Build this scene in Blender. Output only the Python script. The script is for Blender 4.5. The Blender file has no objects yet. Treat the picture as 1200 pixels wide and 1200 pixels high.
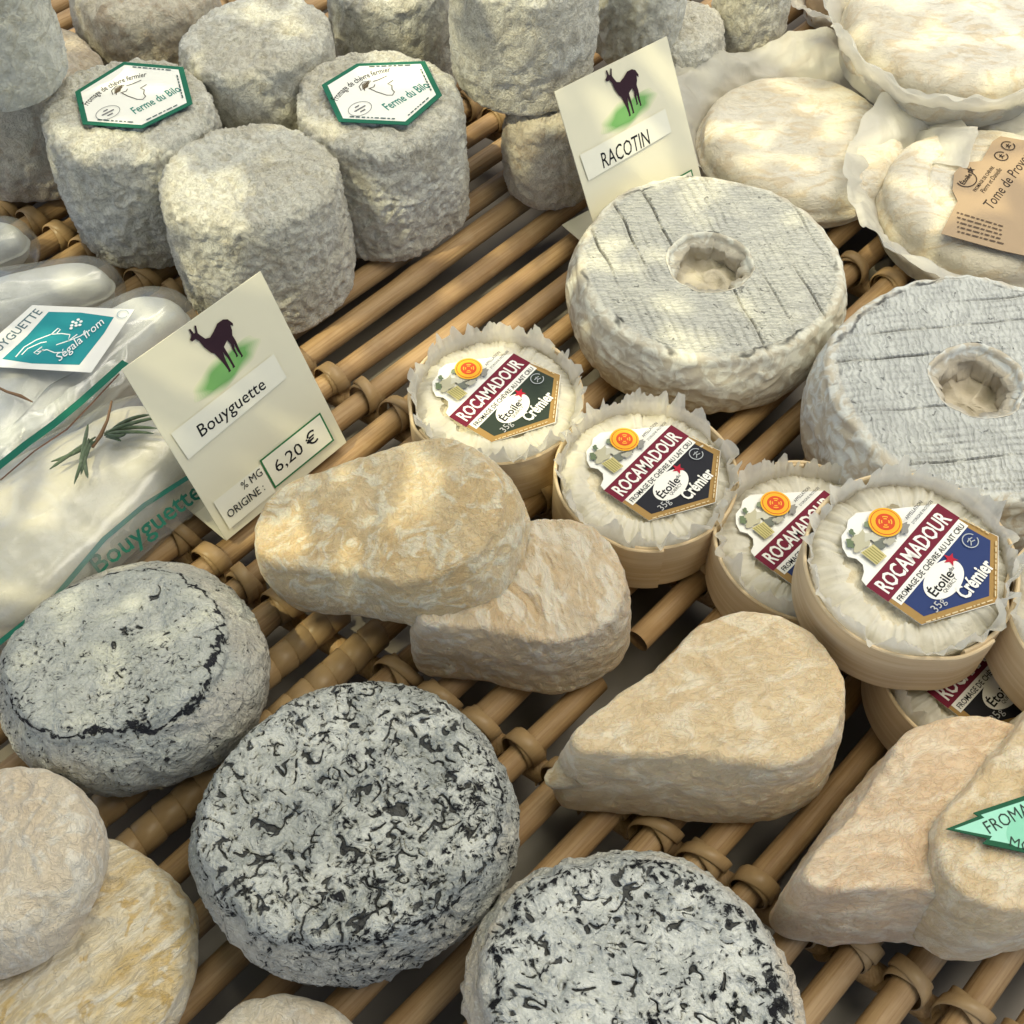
import bpy, math, random
import numpy as np
from mathutils import Matrix, Vector
R_ = math.radians
random.seed(7)
sc = bpy.context.scene
COL = sc.collection

# ------------------------------------------------------------------ camera
FPX, PITCH, CH = 1450.0, R_(55), 0.40          # focal length in photo pixels, downward pitch, height above tray
cd = bpy.data.cameras.new('camera'); cam = bpy.data.objects.new('camera', cd); COL.objects.link(cam)
cd.sensor_width = 36; cd.sensor_fit = 'HORIZONTAL'; cd.lens = 36 * FPX / 1200
cd.clip_start = 0.01; cd.clip_end = 200
cam.location = (0, 0, CH); cam.rotation_euler = (math.pi / 2 - PITCH, 0, 0)
cd.dof.use_dof = False
sc.camera = cam

# ------------------------------------------------------------------ world, sun, lamp, exposure
SUN_DIR = Vector((-0.42, -0.30, 0.86)).normalized()         # towards the sun
w = bpy.data.worlds.new('World'); sc.world = w; w.use_nodes = True
wn = w.node_tree.nodes; wl = w.node_tree.links; wn.clear()
sky = wn.new('ShaderNodeTexSky'); sky.sky_type = 'NISHITA'; sky.sun_disc = False; sky.dust_density = 2.5; sky.ozone_density = 0.8
sky.sun_elevation = math.asin(SUN_DIR.z); sky.sun_rotation = math.atan2(SUN_DIR.x, SUN_DIR.y)
bg = wn.new('ShaderNodeBackground'); bg.inputs['Strength'].default_value = 0.145
wo = wn.new('ShaderNodeOutputWorld'); wl.new(sky.outputs[0], bg.inputs[0]); wl.new(bg.outputs[0], wo.inputs[0])
sd = bpy.data.lights.new('sun', 'SUN'); sd.energy = 2.3; sd.angle = R_(0.5); sd.color = (1.0, 0.92, 0.58)
so = bpy.data.objects.new('sun', sd); COL.objects.link(so); so.rotation_euler = SUN_DIR.to_track_quat('Z', 'Y').to_euler()
ld = bpy.data.lights.new('counter_lamp', 'AREA'); ld.shape = 'RECTANGLE'; ld.size = 1.5; ld.size_y = 0.9
ld.energy = 24.0; ld.color = (1.0, 0.925, 0.755)
lo = bpy.data.objects.new('counter_lamp', ld); COL.objects.link(lo); lo.location = (0.30, 0.50, 1.15)
lo.rotation_euler = (Vector((0.0, 0.28, 0.0)) - lo.location).to_track_quat('-Z', 'Y').to_euler()
sc.view_settings.view_transform = 'Standard'; sc.view_settings.look = 'None'
sc.view_settings.exposure = 0.38; sc.view_settings.gamma = 1.0; sc.view_settings.use_curve_mapping = False
sc.cycles.max_bounces = 6; sc.cycles.transparent_max_bounces = 12; sc.cycles.use_denoising = True
sc.cycles.caustics_reflective = False; sc.cycles.caustics_refractive = False

# ------------------------------------------------------------------ helpers: pixels to places
_F = np.array([0, math.cos(PITCH), -math.sin(PITCH)]); _U = np.array([0, math.sin(PITCH), math.cos(PITCH)])
_R = np.array([1.0, 0, 0]); _C = np.array([0, 0, CH])
def at(x, y, z=0.0):
    d = _F + _R * (x - 600) / FPX - _U * (y - 600) / FPX
    return _C + d * ((z - CH) / d[2])
def depth(p): return float((np.asarray(p) - _C) @ _F)
def solve(x0, x1, y0, y1=None, H=None, z0=0.0):
    """Upright round thing from its outline in the photograph: base centre, radius, height."""
    cx = (x0 + x1) / 2
    Hh = H or 0.05
    for _ in range(60):
        p = at(cx, (y0 + (y1 if y1 else y0 + 200)) / 2, z0 + Hh * 0.55)
        R = (x1 - x0) / 2 * depth(p) / FPX
        back = at(cx, y0, z0 + Hh * 0.97)[1]
        cy = back - R * 0.95
        if H: 
            c = np.array([at(cx, 600, 0)[0], cy, 0])
        else:
            front = at(cx, y1, z0)[1]
            err = (front + R * 0.95) - cy
            Hh -= err * 0.4
        p = np.array([0, cy, z0 + Hh * 0.55])
    xx = (cx - 600) / FPX * depth(p)
    R = (x1 - x0) / 2 * depth(p) / FPX
    return (xx, cy, z0), R, Hh

# ------------------------------------------------------------------ noise
def _hash(ix, iy, iz, s):
    h = (ix.astype(np.int64) * 374761393 + iy.astype(np.int64) * 668265263 + iz.astype(np.int64) * 2147483647 + s * 974711) & 0xFFFFFFFF
    h = ((h ^ (h >> 13)) * 1274126177) & 0xFFFFFFFF
    h = ((h ^ (h >> 16)) * 2246822519) & 0xFFFFFFFF
    return h ^ (h >> 15)
_G = np.random.default_rng(5).normal(size=(256, 3)); _G /= np.linalg.norm(_G, axis=1)[:, None]
def perlin(P, seed=0):
    P = np.asarray(P, float); I = np.floor(P).astype(np.int64); f = P - I
    u = f * f * f * (f * (f * 6 - 15) + 10)
    out = 0
    for dx in (0, 1):
        for dy in (0, 1):
            for dz in (0, 1):
                g = _G[_hash(I[..., 0] + dx, I[..., 1] + dy, I[..., 2] + dz, seed) & 255]
                d = f - np.array([dx, dy, dz])
                wgt = (u[..., 0] if dx else 1 - u[..., 0]) * (u[..., 1] if dy else 1 - u[..., 1]) * (u[..., 2] if dz else 1 - u[..., 2])
                out = out + wgt * (g * d).sum(-1)
    return out * 1.5
def fbm(P, o=3, seed=0): return sum(perlin(P * 2 ** k, seed + k) * 0.5 ** k for k in range(o))
def warp(P, amp, fr, seed=0):
    return P + amp * np.stack([perlin(P * fr, seed + 11), perlin(P * fr, seed + 12), perlin(P * fr, seed + 13)], -1)
def ridge(P, seed=0): return 1 - 2 * np.abs(perlin(P, seed))
def sstep(a, b, x):
    t = np.clip((x - a) / (b - a), 0, 1); return t * t * (3 - 2 * t)

# ------------------------------------------------------------------ objects
def link(o, parent=None):
    COL.objects.link(o)
    if parent is not None: o.parent = parent
    return o
def mesh(name, V, F, mat, parent=None, smooth=True, attrs=None):
    me = bpy.data.meshes.new(name)
    me.from_pydata([tuple(map(float, v)) for v in V] if not isinstance(V, np.ndarray) else V.tolist(), [], F)
    if smooth: me.polygons.foreach_set('use_smooth', np.ones(len(me.polygons), bool))
    for k, a in (attrs or {}).items():
        at_ = me.attributes.new(k, 'FLOAT', 'POINT'); at_.data.foreach_set('value', np.asarray(a, np.float32))
    if mat: me.materials.append(mat)
    me.update()
    return link(bpy.data.objects.new(name, me), parent)
def tag(o, label, cat, group=None, kind=None):
    o['label'] = label; o['category'] = cat
    if group: o['group'] = group
    if kind: o['kind'] = kind
    return o
def structure(o): o['kind'] = 'structure'; return o
def empty(name, loc, rot=(0, 0, 0)):
    o = bpy.data.objects.new(name, None); o.empty_display_size = 0.02; link(o); o.location = loc; o.rotation_euler = rot; return o
def pose(o, loc, rz=0, tilt=0, tdir=0):
    """Stand o at loc, turned by rz, then leaned by tilt towards compass direction tdir (0 = +x)."""
    ax = Vector((-math.sin(tdir), math.cos(tdir), 0))
    o.matrix_world = Matrix.Translation(loc) @ Matrix.Rotation(tilt, 4, ax) @ Matrix.Rotation(rz, 4, 'Z')

# ------------------------------------------------------------------ materials
class NT:
    def __init__(s, name):
        s.m = bpy.data.materials.new(name); s.m.use_nodes = True
        s.t = s.m.node_tree; s.n = s.t.nodes; s.n.clear()
        s.out = s.n.new('ShaderNodeOutputMaterial')
    def node(s, typ, ins=None, **kw):
        nd = s.n.new(typ)
        for k, v in kw.items(): setattr(nd, k, v)
        for k, v in (ins or {}).items(): s.set(nd.inputs[k], v)
        return nd
    def set(s, sock, v):
        if hasattr(v, 'is_output') or isinstance(v, bpy.types.NodeSocket): s.t.links.new(v, sock)
        elif isinstance(v, (tuple, list)) and len(v) == 3 and sock.type == 'RGBA': sock.default_value = (*v, 1)
        else: sock.default_value = v
    def math(s, op, a, b=0.0, c=0.0, clamp=False):
        nd = s.node('ShaderNodeMath', {0: a, 1: b, 2: c}, operation=op); nd.use_clamp = clamp; return nd.outputs[0]
    def mix(s, f, a, b, blend='MIX'):
        nd = s.n.new('ShaderNodeMix'); nd.data_type = 'RGBA'; nd.blend_type = blend
        s.set(nd.inputs[0], f); s.set(nd.inputs[6], a); s.set(nd.inputs[7], b); return nd.outputs[2]
    def step(s, x, a, b):
        nd = s.node('ShaderNodeMapRange', {0: x, 1: a, 2: b}, interpolation_type='SMOOTHSTEP'); return nd.outputs[0]
    def coords(s, vary=True, stretch=None):
        tc = s.n.new('ShaderNodeTexCoord'); v = tc.outputs['Object']
        if stretch: v = s.node('ShaderNodeVectorMath', {0: v, 1: stretch}, operation='MULTIPLY').outputs[0]
        if vary:
            oi = s.n.new('ShaderNodeObjectInfo'); k = s.math('MULTIPLY', oi.outputs['Random'], 3.7)
            v = s.node('ShaderNodeVectorMath', {0: v, 1: k}, operation='ADD').outputs[0]
        return v
    def noise(s, v, scale, detail=4, dist=0.0, rough=0.55):
        nd = s.node('ShaderNodeTexNoise', {'Vector': v, 'Scale': scale, 'Detail': detail, 'Distortion': dist, 'Roughness': rough}); return nd.outputs[0]
    def lines(s, x, wdt):      # 1 where a noise crosses its middle: thin wandering lines
        return s.math('SUBTRACT', 1.0, s.step(s.math('ABSOLUTE', s.math('SUBTRACT', x, 0.5)), 0.0, wdt))
    def bump(s, h, dist, strength=1.0, nrm=None):
        ins = {'Height': h, 'Distance': dist, 'Strength': strength}
        if nrm is not None: ins['Normal'] = nrm
        return s.node('ShaderNodeBump', ins).outputs[0]
    def bsdf(s, color, rough=0.7, nrm=None, **kw):
        b = s.node('ShaderNodeBsdfPrincipled', {'Base Color': color, 'Roughness': rough})
        if nrm is not None: s.set(b.inputs['Normal'], nrm)
        for k, v in kw.items(): s.set(b.inputs[k.replace('_', ' ')], v)
        s.t.links.new(b.outputs[0], s.out.inputs[0]); return s.m

_ink = {}
def ink(c, rough=0.7):
    if (c, rough) not in _ink:
        t = NT('print_ink')
        n = t.noise(t.coords(False), 300, 2)
        _ink[(c, rough)] = t.bsdf(t.mix(t.math('MULTIPLY', n, 0.10), c, tuple(v * 0.75 for v in c)), rough, None, Specular_IOR_Level=0.2)
    return _ink[(c, rough)]

def rind(name, c1, c2, c3, big=22, mid=90, worm=230, bumpd=0.0016, spots=None, spot_amt=0.62, spot_scale=420, sss=0.06, stretch=None, linecol=None, linew=0.05, line_amt=0.5, bloom=None, bloom_amt=0.6, soft=0.0):
    t = NT(name); v = t.coords(True, stretch); v0 = t.coords(True)
    a = t.noise(v, big, 4, 0.6); b = t.noise(v, mid, 6, 1.4); wv = t.noise(v, worm, 3, 2.2); f = t.noise(v0, 900, 4)
    col = t.mix(t.step(a, 0.36, 0.64), c1, c2)
    col = t.mix(t.math('MULTIPLY', t.step(b, 0.48, 0.62), 0.9), col, c3)
    wl_ = t.lines(wv, linew)
    if linecol: col = t.mix(t.math('MULTIPLY', wl_, line_amt), col, linecol)
    col = t.mix(t.math('MULTIPLY', t.step(f, 0.5, 0.8), 0.25), col, tuple(min(1, c * 1.25) for c in c2))
    if spots:
        s_ = t.noise(v0, spot_scale, 4, 0.8, 0.6)
        col = t.mix(t.math('MULTIPLY', t.step(s_, spot_amt, spot_amt + 0.07), 0.85), col, spots)
    if bloom:
        g_ = t.math('ADD', t.math('MULTIPLY', t.noise(v0, 26, 5, 0.8, 0.62), 0.58), t.math('MULTIPLY', t.noise(v0, 230, 5, 1.2, 0.6), 0.42))
        col = t.mix(t.math('MULTIPLY', t.step(g_, 0.44, 0.66), bloom_amt * 0.75), col, bloom)
    h = t.math('ADD', t.math('MULTIPLY', b, 0.9), t.math('MULTIPLY', wl_, -0.10))
    h = t.math('ADD', h, t.math('MULTIPLY', wv, 0.55)); h = t.math('ADD', h, t.math('MULTIPLY', f, 0.16))
    kw = dict(Subsurface_Weight=soft, Subsurface_Radius=(1.0, 0.6, 0.35), Subsurface_Scale=0.004) if soft else {}
    return t.bsdf(col, 0.72 if soft else 0.82, t.bump(h, bumpd, 0.9), Specular_IOR_Level=0.3 if soft else 0.2, Sheen_Weight=0.12 if soft else 0.25, Sheen_Roughness=0.6, **kw)

def ash_mat(name, white, black, amt, rim=0.5, warm=(0.44, 0.39, 0.32), scale=250, side_amt=0.02, rimw=0.0026, blue=(0.345, 0.355, 0.325)):
    """Ash rind: black charcoal showing through pale mould, most along the upper edge."""
    t = NT(name); v = t.coords()
    ed = t.node('ShaderNodeAttribute', attribute_name='edge').outputs['Fac']
    a = t.noise(v, 24, 4, 0.4); b = t.noise(v, scale, 5, 1.6, 0.6); c = t.noise(v, scale * 0.42, 4, 2.0); f = t.noise(v, 1000, 3)
    top = t.step(ed, -0.007, -0.002)
    wob = t.math('ADD', t.math('ADD', ed, 0.003), t.math('MULTIPLY', t.math('SUBTRACT', t.noise(v, 70, 3, 0.5), 0.5), 0.010))
    rimm = t.math('SUBTRACT', 1.0, t.step(t.math('ABSOLUTE', wob), rimw * 0.2, rimw))
    # how readily the black shows: a patchy field, stronger on top and along the edge
    bias = t.math('ADD', t.math('MULTIPLY', t.math('SUBTRACT', a, 0.5), 0.20), t.math('MULTIPLY', rimm, rim))
    bias = t.math('ADD', bias, t.math('ADD', t.math('MULTIPLY', top, amt - side_amt), side_amt))
    field = t.math('ADD', t.math('ADD', t.math('MULTIPLY', b, 0.62), t.math('MULTIPLY', c, 0.38)), bias)
    fine_ = t.math('ADD', t.math('ADD', t.noise(v, scale * 2.1, 3, 1.0), t.math('MULTIPLY', bias, 0.75)), t.math('MULTIPLY', t.math('SUBTRACT', c, 0.5), 0.35))
    mask = t.math('MAXIMUM', t.step(field, 0.61, 0.655), t.math('MULTIPLY', t.step(fine_, 0.66, 0.71), 0.9))
    soft = t.step(field, 0.50, 0.64)
    pale = t.mix(t.step(t.noise(v, 60, 4, 0.8), 0.35, 0.65), white, blue)
    side = t.mix(t.step(t.noise(v, 34, 4, 0.6), 0.38, 0.62), warm, blue)
    pale = t.mix(top, side, pale)
    pale = t.mix(t.math('MULTIPLY', t.step(f, 0.5, 0.75), 0.45), pale, tuple(min(1, x * 1.3) for x in white))
    pale = t.mix(t.math('MULTIPLY', soft, 0.7), pale, tuple(x * 0.55 for x in blue))
    col = t.mix(mask, pale, black)
    gr = t.node('ShaderNodeAttribute', attribute_name='groove').outputs['Fac']
    jit = t.math('MULTIPLY', t.math('SUBTRACT', t.noise(v, 600, 3, 0.8), 0.5), 0.9)
    gm = t.step(t.math('ADD', gr, jit), 0.36, 0.78)
    col = t.mix(t.math('MULTIPLY', gm, 0.88), col, black)
    h = t.math('ADD', t.math('MULTIPLY', c, 0.9), t.math('MULTIPLY', t.math('MAXIMUM', mask, gm), -0.4)); h = t.math('ADD', h, t.math('MULTIPLY', f, 0.18))
    h = t.math('ADD', h, t.math('MULTIPLY', b, 0.35))
    return t.bsdf(col, 0.85, t.bump(h, 0.0034, 1.0), Specular_IOR_Level=0.12)

def ring_mat(name, c1, c2, dark, gscale, warm, gdirY=True):
    """Mould-ripened ring with cloth-mat ribs on its upper face."""
    t = NT(name); v = t.coords(False)
    ed = t.node('ShaderNodeAttribute', attribute_name='edge').outputs['Fac']
    gr = t.node('ShaderNodeAttribute', attribute_name='groove').outputs['Fac']
    top = t.math('MULTIPLY', t.step(ed, -0.002, 0.0015), t.math('SUBTRACT', 1.0, t.step(ed, 0.12, 0.18)))
    a = t.noise(v, 45, 4, 0.5); b = t.noise(v, 160, 5, 1.0); f = t.noise(v, 800, 4)
    sv = t.node('ShaderNodeVectorMath', {0: v, 1: (0.28, 1.0, 1.0) if gdirY else (1.0, 0.28, 1.0)}, operation='MULTIPLY').outputs[0]
    rib = t.math('ADD', t.math('MULTIPLY', t.noise(sv, gscale, 3, 0.9), 0.78), t.math('MULTIPLY', t.node('ShaderNodeTexWave', {'Vector': v, 'Scale': gscale * 0.42, 'Distortion': 7.0, 'Detail': 3.0, 'Detail Scale': 2.0}, bands_direction='Y' if gdirY else 'X').outputs[1], 0.22))
    col = t.mix(t.step(a, 0.38, 0.62), c1, c2)
    side = t.mix(t.step(b, 0.42, 0.6), warm, tuple(x * 1.12 for x in c1))
    col = t.mix(top, side, col)
    col = t.mix(t.step(ed, 0.22, 0.28), col, tuple(x * 0.95 for x in warm))
    crack = t.math('MULTIPLY', gr, t.step(t.noise(v, 90, 3, 0.3), 0.36, 0.52))
    wob = t.math('ADD', ed, t.math('MULTIPLY', t.math('SUBTRACT', t.noise(v, 90, 3, 0.5), 0.5), 0.008))
    rimm = t.math('MULTIPLY', t.math('SUBTRACT', 1.0, t.step(t.math('ABSOLUTE', wob), 0.0001, 0.0011)), t.step(t.noise(v, 55, 2), 0.47, 0.6))
    speck = t.math('MULTIPLY', t.step(t.noise(v, 330, 3, 0.8), 0.66, 0.70), top)
    dk = t.math('MAXIMUM', t.math('MAXIMUM', crack, rimm), t.math('MULTIPLY', speck, 0.7))
    col = t.mix(t.math('MULTIPLY', t.math('MULTIPLY', t.step(rib, 0.46, 0.60), top), 0.6), col, tuple(x * 0.72 for x in c2))
    col = t.mix(t.math('MULTIPLY', dk, 0.9), col, dark)
    h = t.math('ADD', t.math('MULTIPLY', t.math('MULTIPLY', rib, top), -1.7), t.math('MULTIPLY', b, 0.6)); h = t.math('ADD', h, t.math('MULTIPLY', f, 0.2))
    h = t.math('ADD', h, t.math('MULTIPLY', dk, -0.4))
    return t.bsdf(col, 0.85, t.bump(h, 0.0013, 0.9), Specular_IOR_Level=0.2)

def wood_mat(name, c1, c2, sc_=(60, 60, 900), rough=0.6):
    t = NT(name); tc = t.n.new('ShaderNodeTexCoord')
    v = t.node('ShaderNodeVectorMath', {0: tc.outputs['Object'], 1: tuple(x / 100 for x in sc_)}, operation='MULTIPLY').outputs[0]
    a = t.noise(v, 100, 5, 0.4); b = t.noise(tc.outputs['Object'], 60, 3)
    col = t.mix(t.step(a, 0.3, 0.7), c1, c2); col = t.mix(t.math('MULTIPLY', b, 0.35), col, tuple(x * 0.8 for x in c1))
    return t.bsdf(col, rough, t.bump(a, 0.0003, 0.5), Specular_IOR_Level=0.3)

def paper_mat(name, c, trans=0.35, scale=140, bumpd=0.0006, rough=0.55, clear=0.0):
    t = NT(name); v = t.coords()
    a = t.noise(v, scale, 4, 0.8); n = t.bump(a, bumpd, 0.8)
    col = t.mix(t.math('MULTIPLY', a, 0.3), c, tuple(x * 0.82 for x in c))
    p = t.node('ShaderNodeBsdfPrincipled', {'Base Color': col, 'Roughness': rough, 'Normal': n})
    tr = t.node('ShaderNodeBsdfTranslucent', {'Color': col, 'Normal': n})
    ms = t.node('ShaderNodeMixShader', {0: trans, 1: p.outputs[0], 2: tr.outputs[0]})
    if clear: ms = t.node('ShaderNodeMixShader', {0: clear, 1: ms.outputs[0], 2: t.node('ShaderNodeBsdfTransparent').outputs[0]})
    t.t.links.new(ms.outputs[0], t.out.inputs[0]); return t.m
def film_mat(name, tint=(0.95, 0.96, 0.95), gloss=0.10, haze_=0.13):
    t = NT(name); v = t.coords(); n = t.bump(t.noise(v, 45, 2, 0.6), 0.0012, 0.6)
    tr = t.node('ShaderNodeBsdfTransparent', {'Color': tint}); g = t.node('ShaderNodeBsdfGlossy', {'Color': (1, 1, 1), 'Roughness': 0.2, 'Normal': n})
    d = t.node('ShaderNodeBsdfDiffuse', {'Color': (0.75, 0.76, 0.74)})
    m1 = t.node('ShaderNodeMixShader', {0: haze_, 1: tr.outputs[0], 2: d.outputs[0]})
    lw = t.node('ShaderNodeLayerWeight', {'Blend': 0.35, 'Normal': n}); k = t.math('ADD', t.math('MULTIPLY', lw.outputs['Facing'], 0.26), gloss * 0.4)
    m2 = t.node('ShaderNodeMixShader', {0: k, 1: m1.outputs[0], 2: g.outputs[0]})
    t.t.links.new(m2.outputs[0], t.out.inputs[0]); return t.m

M = {}
_t = NT('rattan'); _tc = _t.n.new('ShaderNodeTexCoord'); _oi = _t.n.new('ShaderNodeObjectInfo')
_v = _t.node('ShaderNodeVectorMath', {0: _tc.outputs['Object'], 1: _t.math('MULTIPLY', _oi.outputs['Random'], 5.0)}, operation='ADD').outputs[0]
_vs = _t.node('ShaderNodeVectorMath', {0: _v, 1: (1.0, 0.03, 1.0)}, operation='MULTIPLY').outputs[0]
_fib = _t.noise(_vs, 1100, 4, 0.3); _st = _t.noise(_v, 22, 4, 0.6); _bl = _t.noise(_v, 75, 3)
_c = _t.mix(_t.step(_fib, 0.3, 0.7), (0.46, 0.305, 0.15), (0.34, 0.205, 0.09)); _c = _t.mix(_t.math('MULTIPLY', _t.step(_st, 0.45, 0.70), 0.55), _c, (0.21, 0.12, 0.055))
_c = _t.mix(_t.math('MULTIPLY', _t.step(_bl, 0.55, 0.72), 0.35), _c, (0.50, 0.36, 0.20)); _c = _t.mix(_t.math('MULTIPLY', _oi.outputs['Random'], 0.3), _c, (0.27, 0.17, 0.085))
M['rattan'] = _t.bsdf(_c, _t.math('ADD', 0.42, _t.math('MULTIPLY', _st, 0.25)), _t.bump(_fib, 0.0004, 0.6), Specular_IOR_Level=0.35)
M['strip'] = wood_mat('rattan_strip', (0.40, 0.275, 0.14), (0.31, 0.20, 0.095), (60, 60, 300), 0.38)
M['tall'] = rind('tall_rind', (0.51, 0.48, 0.385), (0.59, 0.575, 0.49), (0.44, 0.405, 0.315), 26, 130, 300, 0.0017, linecol=(0.20, 0.175, 0.12), linew=0.04, line_amt=0.6, bloom=(0.60, 0.60, 0.54))
M['tall_pale'] = rind('tall_rind_pale', (0.52, 0.51, 0.42), (0.58, 0.57, 0.49), (0.46, 0.43, 0.33), 30, 150, 330, 0.0014, linecol=(0.30, 0.28, 0.21), linew=0.03, line_amt=0.3, bloom=(0.62, 0.62, 0.56))
M['tall_brown'] = rind('tall_rind_brown', (0.42, 0.345, 0.245), (0.52, 0.47, 0.36), (0.36, 0.28, 0.19), 20, 90, 240, 0.0017, linecol=(0.22, 0.18, 0.12), linew=0.035, line_amt=0.4, bloom=(0.58, 0.56, 0.47))
M['ash'] = ash_mat('ash_rind_light', (0.55, 0.55, 0.49), (0.028, 0.028, 0.032), 0.010, 0.16, (0.47, 0.445, 0.385), 330, 0.012, 0.0009, (0.44, 0.45, 0.405))
M['ash_dark'] = ash_mat('ash_rind_dark', (0.59, 0.59, 0.53), (0.020, 0.020, 0.022), 0.032, 0.06, (0.48, 0.455, 0.385), 260, 0.03, 0.0018)
M['ash_white'] = ash_mat('ash_rind_white', (0.66, 0.66, 0.60), (0.016, 0.016, 0.018), 0.014, 0.075, (0.52, 0.46, 0.37), 215, -0.02, 0.002, (0.43, 0.44, 0.41))
M['ring'] = ring_mat('ring_rind', (0.60, 0.585, 0.49), (0.53, 0.52, 0.455), (0.07, 0.07, 0.06), 420, (0.50, 0.45, 0.345))
M['ring_blue'] = ring_mat('ring_rind_grey', (0.53, 0.535, 0.495), (0.46, 0.465, 0.435), (0.05, 0.05, 0.05), 330, (0.48, 0.425, 0.33), False)
M['tear'] = rind('washed_rind', (0.60, 0.445, 0.28), (0.56, 0.395, 0.245), (0.68, 0.56, 0.40), 24, 90, 240, 0.0016, soft=0.5, stretch=(0.6, 1.2, 1), linecol=(0.44, 0.30, 0.17), linew=0.04, line_amt=0.35, bloom=(0.68, 0.60, 0.46), bloom_amt=0.45)
M['tear_pale'] = rind('washed_rind_pale', (0.61, 0.475, 0.285), (0.56, 0.42, 0.24), (0.68, 0.58, 0.41), 22, 90, 240, 0.0016, soft=0.5, stretch=(0.7, 1.1, 1), linecol=(0.46, 0.33, 0.18), linew=0.04, line_amt=0.3, bloom=(0.69, 0.64, 0.53), bloom_amt=0.4)
M['tear_mould'] = rind('washed_rind_mouldy', (0.50, 0.355, 0.17), (0.55, 0.43, 0.25), (0.63, 0.57, 0.42), 30, 110, 240, 0.0019, soft=0.4, bloom=(0.60, 0.57, 0.46), bloom_amt=0.5, linecol=(0.36, 0.25, 0.12), line_amt=0.3, spots=(0.16, 0.20, 0.17), spot_amt=0.74, spot_scale=120)
M['tear_mould2'] = rind('washed_rind_wrinkled', (0.47, 0.345, 0.20), (0.51, 0.405, 0.265), (0.60, 0.535, 0.42), 26, 110, 240, 0.0019, soft=0.4, bloom=(0.57, 0.53, 0.45), bloom_amt=0.45, spots=(0.19, 0.21, 0.18), spot_amt=0.75, spot_scale=110, stretch=(1.0, 0.45, 1))
M['small'] = rind('small_round_rind', (0.66, 0.58, 0.44), (0.61, 0.50, 0.36), (0.70, 0.64, 0.53), 26, 110, 240, 0.0019, spots=(0.40, 0.27, 0.13), spot_amt=0.66, spot_scale=110)
M['small_yellow'] = rind('small_round_rind_yellow', (0.66, 0.57, 0.40), (0.56, 0.39, 0.14), (0.70, 0.63, 0.49), 40, 110, 240, 0.0019, spots=(0.50, 0.33, 0.10), spot_amt=0.56, spot_scale=80, stretch=(0.4, 1.5, 1), bloom=(0.72, 0.66, 0.54))
M['wheel'] = rind('bloomy_rind', (0.56, 0.505, 0.385), (0.60, 0.56, 0.46), (0.52, 0.43, 0.29), 26, 110, 300, 0.0011, spots=(0.14, 0.12, 0.09), spot_amt=0.72, spot_scale=300, stretch=(0.65, 1.2, 1))
M['loaf'] = rind('fresh_loaf', (0.64, 0.58, 0.45), (0.60, 0.53, 0.39), (0.67, 0.62, 0.51), 22, 60, 160, 0.0006, sss=0.12)
M['loaf_white'] = rind('fresh_loaf_white', (0.68, 0.67, 0.63), (0.64, 0.63, 0.59), (0.72, 0.71, 0.68), 20, 60, 160, 0.0005, sss=0.12)
M['curd'] = rind('box_cheese', (0.70, 0.63, 0.47), (0.72, 0.66, 0.52), (0.67, 0.58, 0.40), 60, 160, 300, 0.0010, sss=0.1)
M['boxwood'] = wood_mat('poplar_veneer', (0.70, 0.56, 0.36), (0.55, 0.40, 0.22), (12, 12, 420), 0.62)
M['liner'] = paper_mat('liner_paper', (0.86, 0.83, 0.73), 0.40, 170, 0.0010, 0.42, 0.14)
M['wrap'] = paper_mat('wrap_paper', (0.78, 0.76, 0.67), 0.45, 75, 0.0016, 0.4, 0.15)
M['card'] = paper_mat('card_stock', (0.74, 0.70, 0.53), 0.05, 40, 0.0001, 0.5)
M['kraft'] = paper_mat('kraft_label', (0.36, 0.255, 0.15), 0.05, 200, 0.0001, 0.6)
M['film'] = film_mat('clear_film')
M['white_label'] = paper_mat('white_label', (0.80, 0.79, 0.74), 0.05, 60, 0.00005, 0.4)
M['metal'] = NT('counter_metal')
_t = M['metal']; _v = _t.coords(False); _a = _t.noise(_v, 30, 4)
M['metal'] = _t.bsdf(_t.mix(_a, (0.27, 0.24, 0.20), (0.19, 0.165, 0.135)), 0.42, None, Metallic=0.35)
M['needle'] = rind('rosemary_leaf', (0.055, 0.085, 0.045), (0.075, 0.11, 0.06), (0.10, 0.13, 0.085), 60, 200, 300, 0.0003, sss=0.0)
M['stem'] = wood_mat('dry_stem', (0.22, 0.13, 0.07), (0.16, 0.09, 0.05))

# ------------------------------------------------------------------ builders: cheeses
def circle(R, wob=0.015, seed=0):
    rs = np.random.default_rng(seed); ph = rs.uniform(0, 6.28, 5); am = rs.normal(size=5) * wob / np.array([1, 1.3, 1.8, 2.5, 3])
    return lambda th: R * (1 + sum(am[k] * np.cos((k + 2) * th + ph[k]) for k in range(5)))
def teardrop(R, r, L, wob=0.012, seed=0):
    """Hull of a big circle at the origin and a small one at (-L, 0); polar about a point between them."""
    c0 = -L * 0.32
    def inside(x, y):
        # uneven capsule along -x
        px, py = np.abs(y), -x
        b = (R - r) / L; a = math.sqrt(1 - b * b)
        k = -b * px + a * py
        d = np.where(k < 0, np.hypot(px, py) - R, np.where(k > a * L, np.hypot(px, py - L) - r, px * a + py * b - R))
        return d
    w_ = circle(1, wob, seed)
    def f(th):
        lo_ = np.zeros_like(th); hi = np.full_like(th, R + L + r)
        for _ in range(40):
            m = (lo_ + hi) / 2; ins = inside(c0 + m * np.cos(th), m * np.sin(th)) < 0
            lo_ = np.where(ins, m, lo_); hi = np.where(ins, hi, m)
        return lo_ * w_(th)
    return f, c0

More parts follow.
